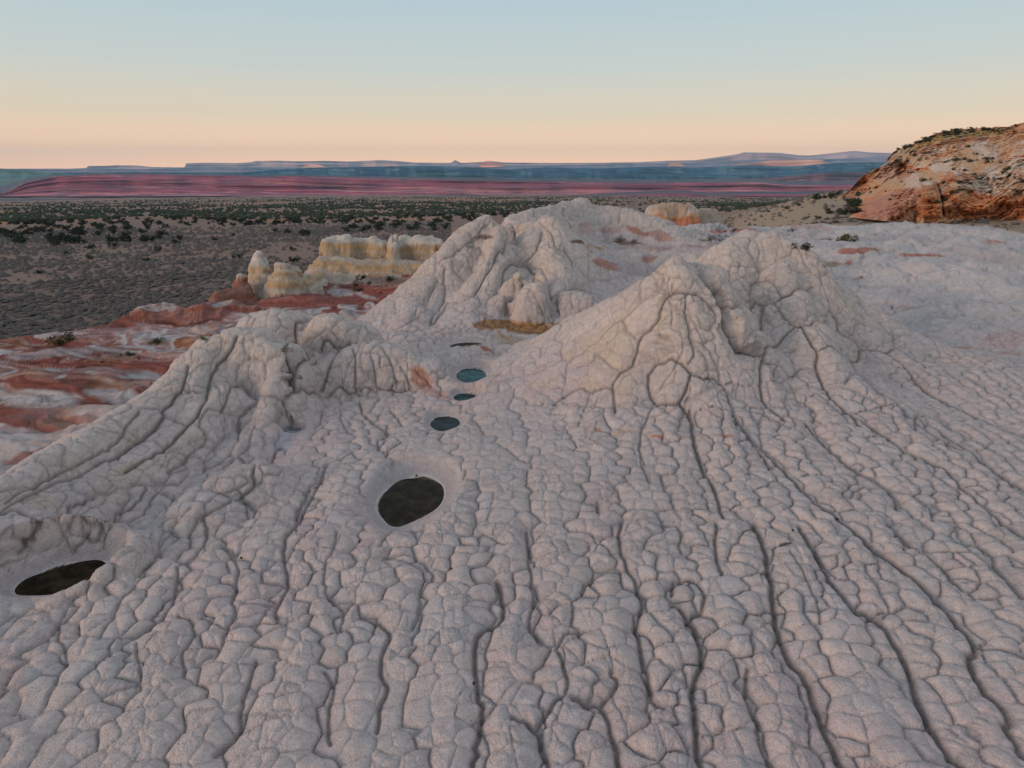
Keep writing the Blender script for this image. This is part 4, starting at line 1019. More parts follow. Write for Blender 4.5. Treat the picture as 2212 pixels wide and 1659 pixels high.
# ------------------------------------------------------------------ water
def water_mat(name, base, rough=.04):
    m, nt, b = new_mat(name)
    b.inputs['Base Color'].default_value = (*base, 1); b.inputs['Roughness'].default_value = rough
    b.inputs['IOR'].default_value = 1.33; b.inputs['Specular IOR Level'].default_value = .22
    b.inputs['IOR'].default_value = 1.16
    tc = nt.nodes.new("ShaderNodeTexCoord"); n = tex_noise(nt, tc.outputs['Object'], 2.6, 5.0, .65)
    mx = nt.nodes.new("ShaderNodeMix"); mx.data_type = 'RGBA'
    mx.inputs[6].default_value = (*[c * .55 for c in base], 1); mx.inputs[7].default_value = (*[min(1, c * 1.6) for c in base], 1)
    mr = nt.nodes.new('ShaderNodeMapRange'); mr.inputs[1].default_value = .42; mr.inputs[2].default_value = .62
    nt.links.new(n.outputs['Fac'], mr.inputs[0]); nt.links.new(mr.outputs[0], mx.inputs[0]); nt.links.new(mx.outputs[2], b.inputs['Base Color'])
    return m
W_DARK = water_mat("dark_tannin_water", (.026, .019, .011)); W_TURQ = water_mat("turquoise_water", (.014, .075, .08)); W_GREY = water_mat("shallow_grey_water", (.17, .17, .19))
WLAB = {'dark_pool': ("dark brown pool in a round rock basin, largest of the pools", W_DARK), 'left_pool': ("long brown pool of water at the left edge below the cream hump", W_DARK),
 'round_pool': ("small round dark pool above the largest pool, in a purple rimmed bowl", water_mat("dark_green_water", (.02, .035, .038))), 'small_pool': ("smallest narrow pool just below the turquoise pool", water_mat("green_water", (.015, .05, .055))),
 'turquoise_pool': ("turquoise green pool between the flat dome and the right mound", W_TURQ), 'basin': ("shallow brown puddle in the basin below the yellow banded ledge", W_DARK), 'shallow_pool': ("thin pale film of water below the ribbed left dome", W_GREY)}
for nm, cx, cy, rx, ry, wz, rot, dep in POOLW:
    if nm in ('basin',): 
        pass
    n = 64; t = np.linspace(0, 2 * np.pi, n, endpoint=False)
    vs = [(0, 0, 0)]; fc = []
    for ring, sc in enumerate((.35, .7, 1.0, 1.13)):
        for k in range(n):
            rr = sc * (1 + .02 * math.sin(3 * t[k]))
            a, b = rx * rr * math.cos(t[k]), ry * rr * math.sin(t[k])
            vs.append((a * math.cos(rot) - b * math.sin(rot), a * math.sin(rot) + b * math.cos(rot), 0))
    tri = [(0, 1 + k, 1 + (k + 1) % n) for k in range(n)]
    for ring in range(3):
        o0, o1 = 1 + ring * n, 1 + (ring + 1) * n
        for k in range(n):
            k2 = (k + 1) % n
            tri += [(o0 + k, o1 + k, o1 + k2), (o0 + k, o1 + k2, o0 + k2)]
    o = mesh_from("water_pool", np.array(vs), np.array(tri), None, WLAB[nm][1]); o.location = (cx, cy, wz)
    tag(o, WLAB[nm][0], "pool")
print("near rock", round(time.time() - T0, 1))
# ------------------------------------------------------------------ rock and plain all around, outside the finely cut sector
def polar(azs, rs_, zf):
    A, R = np.meshgrid(azs, rs_); x = R * np.sin(A); y = R * np.cos(A); z = zf(x, y)
    nr, nc = R.shape; i = (np.arange(nr - 1)[:, None] * nc + np.arange(nc - 1)[None])
    return x, y, z, np.stack([i, i + 1, i + 1 + nc, i + nc], -1).reshape(-1, 4)
def near_z(x, y):
    d = np.sqrt(x * x + y * y); k = sstep(-.35, .55, y / (d + 1e-6))
    zz_ = tps_eval(GFIT, x, np.maximum(y, 4.0)); zz_ = np.clip(zz_, -3, 1.5)
    return (-1.0 - .02 * d) * (1 - k) + zz_ * k + .12 * fbm2(x * .5, y * .5, 8, 3)
def sheet(name, x, y, z, F, colr, mat, kind='structure', label=None):
    o = mesh_from(name, np.stack([x, y, z], -1).reshape(-1, 3), F, colr, mat); tag(o, label, kind=kind); return o
x, y, z, F2 = polar(np.radians(np.linspace(61.45, 298.55, 260)), np.concatenate([[.02], np.linspace(1, 118, 90)]), near_z)
c = np.array([.54, .48, .455]) * (1 + .12 * fbm2(x * .4, y * .4, 12, 3))[..., None]
sheet("rock_ground", x, y, z, F2, c.reshape(-1, 3), M_ROCK)
x, y, z, F2 = polar(np.radians(np.linspace(-61.5, 61.5, 100)), np.linspace(.02, 5.34, 30), lambda x, y: tps_eval(GFIT, x, np.maximum(y, 4.0)) - .02)
c = np.array([.54, .48, .455]) * (1 + .12 * fbm2(x * .4, y * .4, 12, 3))[..., None]
sheet("rock_ground", x, y, z, F2, c.reshape(-1, 3), M_ROCK)

rr_ = np.exp(np.linspace(math.log(117.4), math.log(3400), 300))
def plain_z(x, y):
    return far_ground(x, y) - .04
x, y, z, F2 = polar(np.radians(np.linspace(-58, 58, 620)), rr_, plain_z)
d = np.hypot(x, y); azd = np.degrees(np.arctan2(x, y))
p1 = fbm2(x * .012, y * .03, 161, 4); p2 = fbm2(x * .06, y * .09, 162, 4)
c = np.broadcast_to(np.array([.235, .155, .118]), x.shape + (3,)).copy()
c = mixc(c, C3(.34, .17, .10), sstep(.1, .5, p1)); c = mixc(c, C3(.19, .14, .11), sstep(.0, .5, p2) * .7)
c = mixc(c, C3(.40, .17, .09), sstep(.32, .5, fbm2(x * .02, y * .05, 163, 4)) * sstep(220, 320, d) * .9)
c = mixc(c, C3(.36, .27, .18), sstep(14, 20, azd) * sstep(300, 240, d) * .8)
sheet("desert_plain", x, y, z, F2, c.reshape(-1, 3), M_SOIL, label="flat brown desert plain reaching to the pink cliffs")
x, y, z, F2 = polar(np.radians(np.linspace(58, 302, 120)), np.exp(np.linspace(math.log(117.4), math.log(12000), 60)), lambda x, y: far_ground(x, y) - .04)
c = np.array([.25, .16, .12]) * (1 + .2 * fbm2(x * .02, y * .02, 12, 3))[..., None]
sheet("desert_plain", x, y, z, F2, c.reshape(-1, 3), M_SOIL)
print("plain", round(time.time() - T0, 1))

# ------------------------------------------------------------------ cliffs and mesas far off: each a solid ribbon with talus, wall, top and back
def lerp_list(L, x):
    L = np.array(L, float); return np.interp(x, L[:, 0], L[:, 1])
def mesa(name, Yd, top, base, depth, colf, kind='structure', label=None, cat=None, seed=1, rough=1.0, ncol=700, back=None, talus=.45, wallrun=.2, px0=-500, px1=2700, gully=30.0, mat=None):
    px = np.linspace(px0, px1, ncol)
    ty = lerp_list(top, px); by = lerp_list(base, px)
    u = (px - 1106) / FP
    def w(pyv, Yv):
        v = (829.5 - pyv) / FP
        return u * Yv / (CP + v * SP), Yv, CAM_Z + Yv * (-SP + v * CP) / (CP + v * SP)
    xt, _, zt = w(ty, Yd + depth * .0); xb, _, zb = w(by, Yd)
    hgt = np.maximum(zt - zb, 1.0)
    fr = Yd / 2500.0
    g = fbm2(xt / (gully * 6 * fr), xt * 0 + seed, seed + 200, 3) * 1.1
    g2 = fbm2(xt / (gully * fr), xt * 0 + seed, seed + 220, 4)
    tt = np.concatenate([np.linspace(-.12, talus, 18), np.linspace(talus + .02, .97, 24), [1.0]])
    rows = []
    for t in tt:
        ledge = fbm2(np.full_like(xt, t * 9.0) , xt / (gully * 14 * fr), seed + 240, 3)
        if t <= talus: run = (t / talus) ** .9 * .55
        else: run = .55 + wallrun * (t - talus) / (1 - talus)
        yy = Yd + depth * .25 * run + (g * 1.0 * (.35 + .65 * sstep(0, talus, t)) + g2 * .05 * rough) * depth * .25 * rough + ledge * depth * .05
        zz_ = zb + hgt * t
        # keep the seen outline: slide sideways along the ray
        k = yy / Yd
        rows.append((xb * k, yy, CAM_Z + (zz_ - CAM_Z) * k))
    xl, yl, zl = rows[-1]
    bk = back or depth * 2
    for s in (.1, .35, 1.0):
        k = (yl + bk * s) / yl
        rows.append((xl * k, yl + bk * s, zl - bk * s * .004 + g2 * hgt * .03))
    rows.append((xl * (yl + bk * 1.05) / yl, yl + bk * 1.05, zb - hgt * .3))
    P = np.array(rows).transpose(0, 2, 1)                # rows x cols x 3
    nr, nc = P.shape[:2]
    tfull = np.concatenate([tt, [1.05, 1.1, 1.2, 1.2]])
    Tm = np.broadcast_to(tfull[:, None], (nr, nc)); PXm = np.broadcast_to(px[None], (nr, nc))
    c = colf(P[..., 0], P[..., 1], P[..., 2], Tm, PXm)
    i = (np.arange(nr - 1)[:, None] * nc + np.arange(nc - 1)[None])
    F_ = np.stack([i, i + 1, i + 1 + nc, i + nc], -1).reshape(-1, 4)
    o = mesh_from(name, P.reshape(-1, 3), F_, np.clip(c, .01, .9).reshape(-1, 3), mat or M_FAR)
    tag(o, label, cat, kind=kind)
    return o
M_FAR, _nt, _b = new_mat("far_rock"); _at = _nt.nodes.new("ShaderNodeAttribute"); _at.attribute_name = "Col"
_nt.links.new(_at.outputs['Color'], _b.inputs['Base Color']); _b.inputs['Specular IOR Level'].default_value = .05
def colmix(shape, c): return np.broadcast_to(np.array(c, float), shape + (3,)).copy()
def mx(a, b, t): return a + (np.array(b) - a) * t[..., None]
def col_pink(x, y, z, t, px):
    n = fbm2(x / 700 + t * 2, t * 6, 301, 4); l = fbm2(t * 11 + fbm2(x / 500, t * 2, 5, 3) * 3.5, x / 2500, 302, 3); b = fbm2(x / 420 + t * 8, t * 14, 303, 3)
    c = colmix(x.shape, (.42, .11, .165)); c = mx(c, (.56, .25, .27), sstep(.0, .5, l + n * .5)); c = mx(c, (.28, .09, .11), sstep(.0, .5, -l - n * .4) * .7)
    m2 = fbm2(x / 55 + t * 23, t * 26 + 3, 304, 3); l2 = fbm2(t * 24 + fbm2(x / 240, t * 3, 6, 3) * 4, x / 900, 305, 3)
    c = mx(c, (.55, .33, .31), sstep(.05, .35, l2) * .5); c = mx(c, (.20, .07, .09), sstep(.05, .35, -l2) * .5); c = mx(c, (.10, .10, .14), sstep(.1, .35, m2) * .6)
    c = mx(c, (.20, .13, .15), sstep(.15, .45, b) * .55); c = mx(c, (.10, .11, .12), sstep(1.0, 1.03, t) * .85); c = mx(c, (.10, .10, .11), sstep(.12, -.02, t + n * .15) * .75)
    return c
def col_purple(x, y, z, t, px):
    n = fbm2(x / 60, t * 9, 311, 4); c = colmix(x.shape, (.26, .12, .13)); c = mx(c, (.42, .34, .34), sstep(.1, .35, n) * sstep(.1, .3, t) * sstep(.75, .5, t))
    c = mx(c, (.10, .10, .12), sstep(-.3, .2, fbm2(x / 14, t * 30, 312, 2)) * .6); return c
def col_teal(x, y, z, t, px):
    n = fbm2(x / 500, t * 8, 321, 4); c = colmix(x.shape, (.02, .080, .135)); c = mx(c, (.07, .16, .20), sstep(.1, .6, n)); c = mx(c, (.014, .045, .095), sstep(.0, .5, -n) * .7)
    c = mx(c, (.20, .27, .29), sstep(.15, .4, fbm2(x / 130 + t * 9, t * 16, 323, 3)) * .45)
    c = mx(c, (.30, .30, .29), sstep(.28, .5, fbm2(x / 120, t * 10, 322, 4)) * sstep(1500, 1750, px) * .7); return c
def col_far(x, y, z, t, px):
    n = fbm2(x / 700, t * 5, 331, 5); c = colmix(x.shape, (.46, .29, .30)); c = mx(c, (.60, .42, .40), sstep(.0, .5, n)); return c
def col_sun_paint(x, y, z, t, px):  # low sun's orange painted into the colour, darker towards the foot
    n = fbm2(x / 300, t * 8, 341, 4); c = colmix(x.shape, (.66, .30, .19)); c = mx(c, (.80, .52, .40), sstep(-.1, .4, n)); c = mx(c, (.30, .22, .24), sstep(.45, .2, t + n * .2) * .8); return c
mesa("pink_cliffs", 2500, [(-500,420),(10,419),(35,408),(60,396),(95,388),(130,382),(200,378),(300,377),(420,379),(560,382),(640,381),(760,385),(900,388),(1060,392),(1200,394),(1400,397),(1560,395),(1640,395),(1700,401),(1860,400),(2000,404),(2700,408)],
     [(-500,424),(0,424),(200,425),(500,424),(800,427),(1100,431),(1500,434),(1800,433),(2700,433)], 420, col_pink, label="long pink and red cliff band across the plain", seed=3, back=1500, ncol=1500, rough=.45)
mesa("red_hills", 1750, [(-500,440),(700,439),(900,432),(980,428),(1060,430),(1180,434),(1320,424),(1420,419),(1480,418),(1530,424),(1640,421),(1800,420),(1900,424),(2700,430)],
     [(-500,442),(700,442),(900,440),(1200,444),(1500,446),(2700,446)], 160, col_pink, label="low red hills in front of the pink cliffs", seed=9, back=300, ncol=900, talus=.7)
mesa("purple_mesa", 3600, [(-500,440),(1380,402),(1460,396),(1560,391),(1660,385),(1720,380),(1760,375),(1790,373),(1850,372.5),(1870,374),(2000,380),(2700,384)],
     [(-500,445),(1380,404),(1600,402),(2700,404)], 600, col_purple, label="purple mesa dotted with shrubs left of the big cliff", seed=5, px0=1370, back=400, ncol=500)
mesa("dark_hills", 5000, [(-500,372),(60,373),(150,374),(300,372),(440,374),(540,371),(620,365),(700,361.5),(800,360),(900,358.5),(1000,361),(1080,365),(1200,371),(1400,378),(2700,384)],
     [(-500,398),(1400,398),(2700,400)], 900, col_teal, label="low dark blue green hills behind the pink cliffs", seed=6, back=1500, talus=.9, gully=10, ncol=900)
mesa("grey_slope", 4300, [(-500,352),(-200,358),(0,363),(60,367),(120,373),(200,379),(300,384),(420,392),(2700,420)],
     [(-500,420),(0,420),(60,412),(420,394),(2700,430)], 700, lambda x, y, z, t, px: mx(colmix(x.shape, (.09, .18, .19)), (.15, .24, .24), sstep(0, .5, fbm2(x / 300, t * 4, 8, 4))), label="blue grey slope at the left edge beyond the pink cliffs", seed=16, back=500, talus=.95, px1=430, ncol=300, gully=30)
mesa("blue_valley_hills", 6500, [(-500,372),(900,372),(1080,366),(1180,362),(1300,364),(1400,360),(1500,362),(1600,357),(1700,360),(1800,352),(1900,350),(2000,348),(2700,346)],
     [(-500,395),(1100,392),(1500,396),(2700,396)], 1600, col_teal, label="blue broken hills in the valley to the right", seed=7, back=1200, talus=.85, gully=12, ncol=900)
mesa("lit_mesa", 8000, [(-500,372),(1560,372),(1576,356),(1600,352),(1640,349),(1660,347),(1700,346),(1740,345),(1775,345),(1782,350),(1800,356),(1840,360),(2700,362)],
     [(-500,374),(1560,373),(1700,364),(1800,364),(2700,366)], 900, col_sun_paint, label="far mesa with the last sun painted on in orange", seed=8, back=400, px0=1540, px1=1880, talus=.3, ncol=240)
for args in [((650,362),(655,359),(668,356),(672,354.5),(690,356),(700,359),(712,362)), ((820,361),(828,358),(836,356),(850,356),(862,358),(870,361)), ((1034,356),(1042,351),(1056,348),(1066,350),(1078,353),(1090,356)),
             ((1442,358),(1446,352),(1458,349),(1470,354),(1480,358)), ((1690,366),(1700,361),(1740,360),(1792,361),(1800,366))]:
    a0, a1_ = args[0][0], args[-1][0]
    mesa("lit_butte", 7800 if a0 > 1400 else 9000, list(args), [(a0, args[0][1] + 2), (a1_, args[-1][1] + 2)], 300, col_sun_paint, label="distant butte on the horizon with orange sunlight painted on", seed=int(a0), back=150, px0=a0, px1=a1_, ncol=60, talus=.3)
mesa("far_mesas", 11000, [(-500,366),(0,364.5),(150,364),(188,363),(193,358.5),(240,358),(250,357),(300,357.5),(330,361),(400,361.5),(404,353),(440,351.5),(520,352),(545,350),(556,347.5),(600,347),(650,348.5),(700,347.5),(760,349),(820,345.5),(850,347),(900,351),(975,352),(980,348),(984,345.5),(990,349),(996,352),(1040,350),(1056,347.5),(1090,351),(1200,352),(1300,351.5),(1380,350),(1440,347),(1500,346),(1550,339),(1590,333),(1602,329),(1640,329.5),(1680,330),(1720,335),(1745,336),(1790,331),(1830,326.5),(1842,326),(1870,329),(1940,331),(2100,338),(2700,350)],
     [(-500,372),(1000,370),(2700,368)], 2500, col_far, label="long lavender mesas and mountains along the horizon", seed=12, back=1500, ncol=1600, talus=.75, gully=25)
mesa("mid_mesas", 9500, [(-500,366),(300,366),(380,363),(430,360),(520,361),(600,362),(760,361),(900,358),(1100,357),(1250,357),(1350,354),(1500,352),(1600,346),(1750,344),(1900,340),(2700,340)],
     [(-500,372),(1000,370),(2700,368)], 1800, lambda x, y, z, t, px: mx(colmix(x.shape, (.20, .17, .23)), (.27, .22, .27), sstep(0, .5, fbm2(x / 700, t * 5, 18, 4))), label="grey violet mesas in front of the horizon range", seed=22, back=900, ncol=1000, talus=.75, gully=22)
print("mesas", round(time.time() - T0, 1))

# ------------------------------------------------------------------ the big cliff on the right
CT = [(1800,428),(1822,421),(1838,408),(1866,378),(1890,364),(1910,354),(1922,336),(1940,322),(1966,314),(1990,303),(2016,291),(2050,282),(2110,276),(2180,274),(2198,268),(2212,266),(2300,256),(2450,246),(2600,244)]
CB = [(1800,434),(1822,436),(1836,470),(1900,476),(1930,480),(1970,487),(2050,486),(2130,482),(2212,484),(2600,484)]
CY = [(1930,476,100),(1970,483,97),(2050,482,97),(2130,477,99),(2212,479,98),(2350,480,98),(2600,480,98),(2050,426,98.5),(2130,428,100),(2212,412,102),(2350,400,104),(1990,440,99),
      (2040,378,112),(2100,374,115),(2212,332,127),(2160,347,124),(2350,330,128),(2600,330,128),(1900,445,110),(1850,466,106),(1960,405,112),(1830,470,106),
      (1822,424,158),(1856,420,150),(1894,412,149),(1940,385,151),(1866,380,158),(1922,338,162),(1990,305,166),(2050,284,170),(2130,277,174),(2180,292,168),(2212,268,160),(2350,255,160),(2600,248,160),(1975,345,155),(2060,330,148),(2000,372,140)]
cf = tps_fit([(a / 100, b / 60) for a, b, c_ in CY], [c_ for a, b, c_ in CY], lam=.001)
nc_, nr_ = 560, 330
pxs = np.linspace(1806, 2560, nc_); tq = np.linspace(0, 1, nr_)
Tq, PXq = np.meshgrid(tq, pxs, indexing='ij')
topq = lerp_list(CT, PXq) + 2.4 * fbm2(PXq * .10, PXq * 0, 401, 4); botq = lerp_list(CB, PXq)
PYq = botq + (topq - botq) * Tq
Yq = tps_eval(cf, PXq / 100, PYq / 60)
# joints, ribs and overhangs pressed into the face
dgl = (PXq * .5 - PYq * 1.0)                                       # coordinate across the slanting beds
beds = fbm2(PYq * .16 + PXq * .05 + fbm2(PXq * .015, PYq * .02, 402, 3) * 5, PXq * .004, 403, 4)
Yq += 2.0 * beds + 4.5 * fbm2(PXq * .03, PYq * .04, 404, 4) * sstep(470, 440, PYq) + .9 * fbm2(PXq * .14, PYq * .14, 405, 3)
rib = fbm2((PXq + PYq * .9) * .055, PYq * .012, 406, 4)
Yq += 5.5 * rib * sstep(2040, 1960, PXq) * sstep(440, 410, PYq)
stp = PYq * .30 + PXq * .03 + fbm2(PXq * .02, PYq * .02, 408, 3) * 3
Yq += 1.3 * (np.abs((stp % 1.0) - .5) * 2) * sstep(-.1, .3, fbm2(PXq * .02 + 5, PYq * .03, 409, 3) + .1)
# leaning pillar standing proud of the wall
pc = 2010 + (430 - PYq) * -.10; pw_ = 22 - 6 * sstep(430, 392, PYq)
pil = sstep(1.15, .75, np.abs(PXq - pc) / pw_) * sstep(388, 398, PYq) * sstep(474, 464, PYq)
Yq -= 3.2 * pil
crk = np.exp(-((PXq - (pc + pw_ * 1.12 + 2.2 * fbm2(PYq * .08, PYq * 0, 407, 2))) / 1.8) ** 2) * sstep(392, 402, PYq) * sstep(470, 462, PYq)
Yq += 1.8 * crk
cav = sstep(1.1, .5, np.hypot((PXq - 1948) / 16, (PYq - 371) / 22)) + .8 * sstep(1.1, .5, np.hypot((PXq - 1962) / 10, (PYq - 362) / 24))
Yq += 2.5 * cav
uu = (PXq - 1106) / FP; vv = (829.5 - PYq) / FP; den = CP + vv * SP
XQ = uu * Yq / den; ZQ = CAM_Z + Yq * (-SP + vv * CP) / den
cc = colmix(XQ.shape, (.58, .35, .20))
band2 = fbm2((PYq + PXq * .35) * .20 + fbm2(PXq * .02, PYq * .03, 411, 3) * 6, PXq * .006, 412, 4)
pat = fbm2(PXq * .035, PYq * .045, 413, 4)
cc = mx(cc, (.70, .53, .41), sstep(-.1, .25, pat + .2) * .9); cc = mx(cc, (.54, .22, .09), sstep(.02, .32, band2) * .8)
cc = mx(cc, (.58, .22, .08), sstep(2000, 1880, PXq) * sstep(350, 390, PYq) * sstep(-.2, .2, pat + .15) * .7)
cc = mx(cc, (.60, .23, .085), sstep(412, 432, PYq + 4 * pat) * sstep(1975, 1990, PXq) * .85)              # lower wall
cc = mx(cc, (.46, .20, .14), sstep(1.1, .8, np.hypot((PXq - 1925) / 75, (PYq - 440 + (PXq - 1925) * .35) / 26)) * .75)
cc = mx(cc, (.40, .15, .06), cav.clip(0, 1) * .7); cc = mx(cc, (.56, .26, .16), sstep(1.1, .7, np.hypot((PXq - 2085) / 22, (PYq - 388) / 16)) * .6)
cc = mx(cc, (.62, .52, .42), sstep(1.1, .7, np.hypot((PXq - 2140) / 60, (PYq - 395 + (PXq - 2140) * .2) / 20) + .3 * pat) * .8)
cc = mx(cc, (.62, .44, .30), sstep(1.1, .7, np.hypot((PXq - 1980) / 50, (PYq - 335) / 24) + .3 * pat) * .8)
cc = mx(cc, (.46, .19, .08), pil * .8); cc = mx(cc, (.62, .52, .45), sstep(1.1, .7, np.hypot((PXq - 2003) / 12, (PYq - 396) / 5)) * .9)
cc = mx(cc, (.62, .40, .26), sstep(468, 474, PYq + 2 * pat) * sstep(1960, 1990, PXq) * .85)
cap = sstep(20, 16, PYq - topq) * sstep(1930, 1990, PXq) * sstep(2190, 2150, PXq)
cc = mx(cc, (.42, .27, .10), cap * .9); cc = mx(cc, (.40, .13, .05), np.exp(-((PYq - topq - 24) / 4) ** 2) * sstep(1930, 1980, PXq) * sstep(2180, 2140, PXq) * .85)
cc = mx(cc, (.42, .13, .06), sstep(5, 3, PYq - topq) * sstep(1915, 1930, PXq) * .7)
cc = mx(cc, (.20, .11, .07), crk * .5)
spk = sstep(.36, .5, fbm2(PXq * .22, PYq * .35, 414, 2)) * sstep(340, 310, PYq + 10 * pat) * cap
cc = mx(cc, (.09, .07, .035), spk * .9)
cc *= (1 + .16 * band2 + .10 * fbm2(PXq * .3, PYq * .3, 415, 3))[..., None]
Pq = np.stack([XQ, Yq, ZQ], -1)
bk1, bk2, bk3 = [Pq[-1:] * np.array([q_, q_, 1.0]) - np.array([0, 0, w_]) for q_, w_ in ((1.08, 1.0), (1.3, 5.0), (1.6, 28.0))]
Pq = np.concatenate([Pq, bk1, bk2, bk3], 0); cc = np.concatenate([cc, cc[-1:], cc[-1:], cc[-1:]], 0)
nrq, ncq = Pq.shape[:2]; i = (np.arange(nrq - 1)[:, None] * ncq + np.arange(ncq - 1)[None])
M_CLIFF = attr_material("red_sandstone_cliff", 1.2, .8, .45, 2.2, .93, .5)
cl = mesh_from("sandstone_cliff", Pq.reshape(-1, 3), np.stack([i, i + 1, i + 1 + ncq, i + ncq], -1).reshape(-1, 4), np.clip(cc, .01, .9).reshape(-1, 3), M_CLIFF)
tag(cl, "big orange and cream sandstone cliff on the right with a leaning red pillar", "cliff")
print("cliff", round(time.time() - T0, 1))

# ------------------------------------------------------------------ plants
rng = np.random.RandomState(11)
def leaf_cloud(n, rx, rz, size, seed, flat=.0, hollow=.55):
    r = np.random.RandomState(seed)
    lob = r.randn(9, 3) * (rx * .5, rx * .5, rz * .42); lob[:, 2] = np.abs(lob[:, 2]) * .9 + rz * .25; lr = r.uniform(.32, .55, 9) * rx
    k = r.randint(0, 9, n); dd = r.randn(n, 3); dd /= np.linalg.norm(dd, axis=1)[:, None]
    rad = lr[k] * r.uniform(hollow, 1.05, n)
    c_ = lob[k] + dd * rad[:, None] * (1, 1, .85); c_[:, 2] = np.maximum(c_[:, 2], .06 * rz)
    a = r.randn(n, 3); a /= np.linalg.norm(a, axis=1)[:, None]; b = np.cross(a, r.randn(n, 3)); b /= np.linalg.norm(b, axis=1)[:, None]
    s = size * r.uniform(.6, 1.3, n)[:, None]
    V_ = np.stack([c_ - a * s, c_ + b * s * .6, c_ + a * s, c_ - b * s * .6], 1).reshape(-1, 3)
    return V_, np.arange(n * 4).reshape(-1, 4)
def foliage_mat(name, c1, c2):
    m, nt, b = new_mat(name); g = nt.nodes.new("ShaderNodeNewGeometry") ; oi = nt.nodes.new("ShaderNodeObjectInfo")
    tc = nt.nodes.new("ShaderNodeTexCoord"); n = tex_noise(nt, tc.outputs['Object'], 3.0, 3.0)
    mxn = nt.nodes.new("ShaderNodeMix"); mxn.data_type = 'RGBA'; mxn.inputs[6].default_value = (*c1, 1); mxn.inputs[7].default_value = (*c2, 1)
    ad = nt.nodes.new("ShaderNodeMath"); ad.operation = 'ADD'; nt.links.new(n.outputs['Fac'], ad.inputs[0])
    ml = nt.nodes.new("ShaderNodeMath"); ml.operation = 'MULTIPLY_ADD'; ml.inputs[1].default_value = .5; ml.inputs[2].default_value = -.25; nt.links.new(oi.outputs['Random'], ml.inputs[0])
    nt.links.new(ml.outputs[0], ad.inputs[1]); nt.links.new(ad.outputs[0], mxn.inputs[0]); nt.links.new(mxn.outputs[2], b.inputs['Base Color'])
    return m
M_JUN = foliage_mat("juniper_foliage", (.020, .030, .018), (.050, .062, .035)); M_BARK, _nt2, _b2 = new_mat("grey_bark"); _b2.inputs['Base Color'].default_value = (.12, .09, .07, 1)
M_SAGE = foliage_mat("sage_foliage", (.065, .057, .052), (.135, .117, .105)); M_TWIG = foliage_mat("dry_twigs", (.10, .075, .06), (.16, .12, .10)); M_GRN = foliage_mat("green_shrub", (.045, .055, .022), (.10, .11, .045))
def tube_mesh(paths):
    Vs, Fs, o = [], [], 0
    for pts, r0, r1 in paths:
        n = len(pts)
        for i_, p in enumerate(pts):
            r = r0 + (r1 - r0) * i_ / (n - 1)
            for k in range(5):
                Vs.append((p[0] + r * math.cos(k * 1.2566), p[1] + r * math.sin(k * 1.2566), p[2]))
        for i_ in range(n - 1):
            for k in range(5):
                Fs.append((o + i_ * 5 + k, o + i_ * 5 + (k + 1) % 5, o + (i_ + 1) * 5 + (k + 1) % 5, o + (i_ + 1) * 5 + k))
        o += n * 5
    return np.array(Vs), np.array(Fs)
def plant_proto(n, rx, rz, size, seed, mat, trunkpaths, smooth=False):
    V_, F_ = leaf_cloud(n, rx, rz, size, seed)
    cr_ = mesh_from("crown", V_, F_, None, mat, smooth, link=False)
    V_, F_ = tube_mesh(trunkpaths); tr = mesh_from("trunk", V_, F_, None, M_BARK, True, link=False)
    return cr_, tr
JP = []
for s in range(5):
    r = np.random.RandomState(s)
    tp = [([(0, 0, -.3), (.05, .03, .5), (.12 * r.randn(), .12 * r.randn(), 1.4)], .16, .07)] + [([(0, 0, .4), (.5 * math.cos(a), .5 * math.sin(a), .9), (1.0 * math.cos(a), 1.0 * math.sin(a), 1.5)], .08, .03) for a in r.uniform(0, 6.28, 3)]
    JP.append(plant_proto(420, 1.75, 2.6, .26, 40 + s, M_JUN, tp))
def put_plant(name, protos, loc, sc, rz, label, cat, group, child_names=("crown", "trunk"), szx=1.0):
    e = empty(name, loc, rz); e.scale = (sc * szx, sc * szx, sc)
    tag(e, label, cat, group)
    for p in protos:
        c_ = p.copy(); c_.name = p.name.split('.')[0]; SC.collection.objects.link(c_); c_.parent = e
    return e
def plain_hit(px, py): return surface_hit(px, py, fn=far_ground, y0=112, y1=3000, n=900)
def ground_hit(px, py):
    h = surface_hit([px], [py])[0]
    if h[1] > 110: h = plain_hit([px], [py])[0]
    return h
HAND = [(142,527,28,'largest juniper at the left edge of the tree belt, standing at its front'),(47,530,20,'round juniper near the left edge, in front of the tree belt'),(195,538,12,'small lone juniper right below the large one on the plain'),
 (240,523,22,None),(274,523,18,None),(314,523,14,None),(143,550,9,'tiny lone juniper on the sage plain at the left'),(194,560,12,'small dark juniper low on the sage plain at the left'),(313,565,14,'lone juniper in the middle of the sage plain'),
 (398,572,8,'very small juniper bush on the sage plain left of the cones'),(630,541,11,None),(519,558,12,'right one of a pair of junipers above the pointed white cone'),(506,558,9,'left one of a pair of junipers above the pointed white cone'),(636,565,16,'juniper just left of the yellow banded butte'),
 (341,543,14,'round juniper alone on the plain right of the belt front'),(113,520,14,None),(212,511,14,None),(172,511,26,None),(84,590,12,'dark juniper low on the left part of the sage plain'),(20,512,20,None),(60,508,14,None)]
trees = []
for px, py, w_, lab in HAND:
    h = plain_hit([px], [py])[0] if py < 545 else ground_hit(px, py)
    trees.append((h, w_ * h[1] / FP / 3.1, lab))
cand = []
NT = 75000
ra = np.radians(rng.uniform(-42, 36, NT)); rd = np.exp(rng.uniform(math.log(165), math.log(1700), NT))
tx, ty = rd * np.sin(ra), rd * np.cos(ra)
dens = fbm2(tx * .012 + 3, ty * .022, 171, 4) + .35 * fbm2(tx * .05, ty * .05, 172, 2)
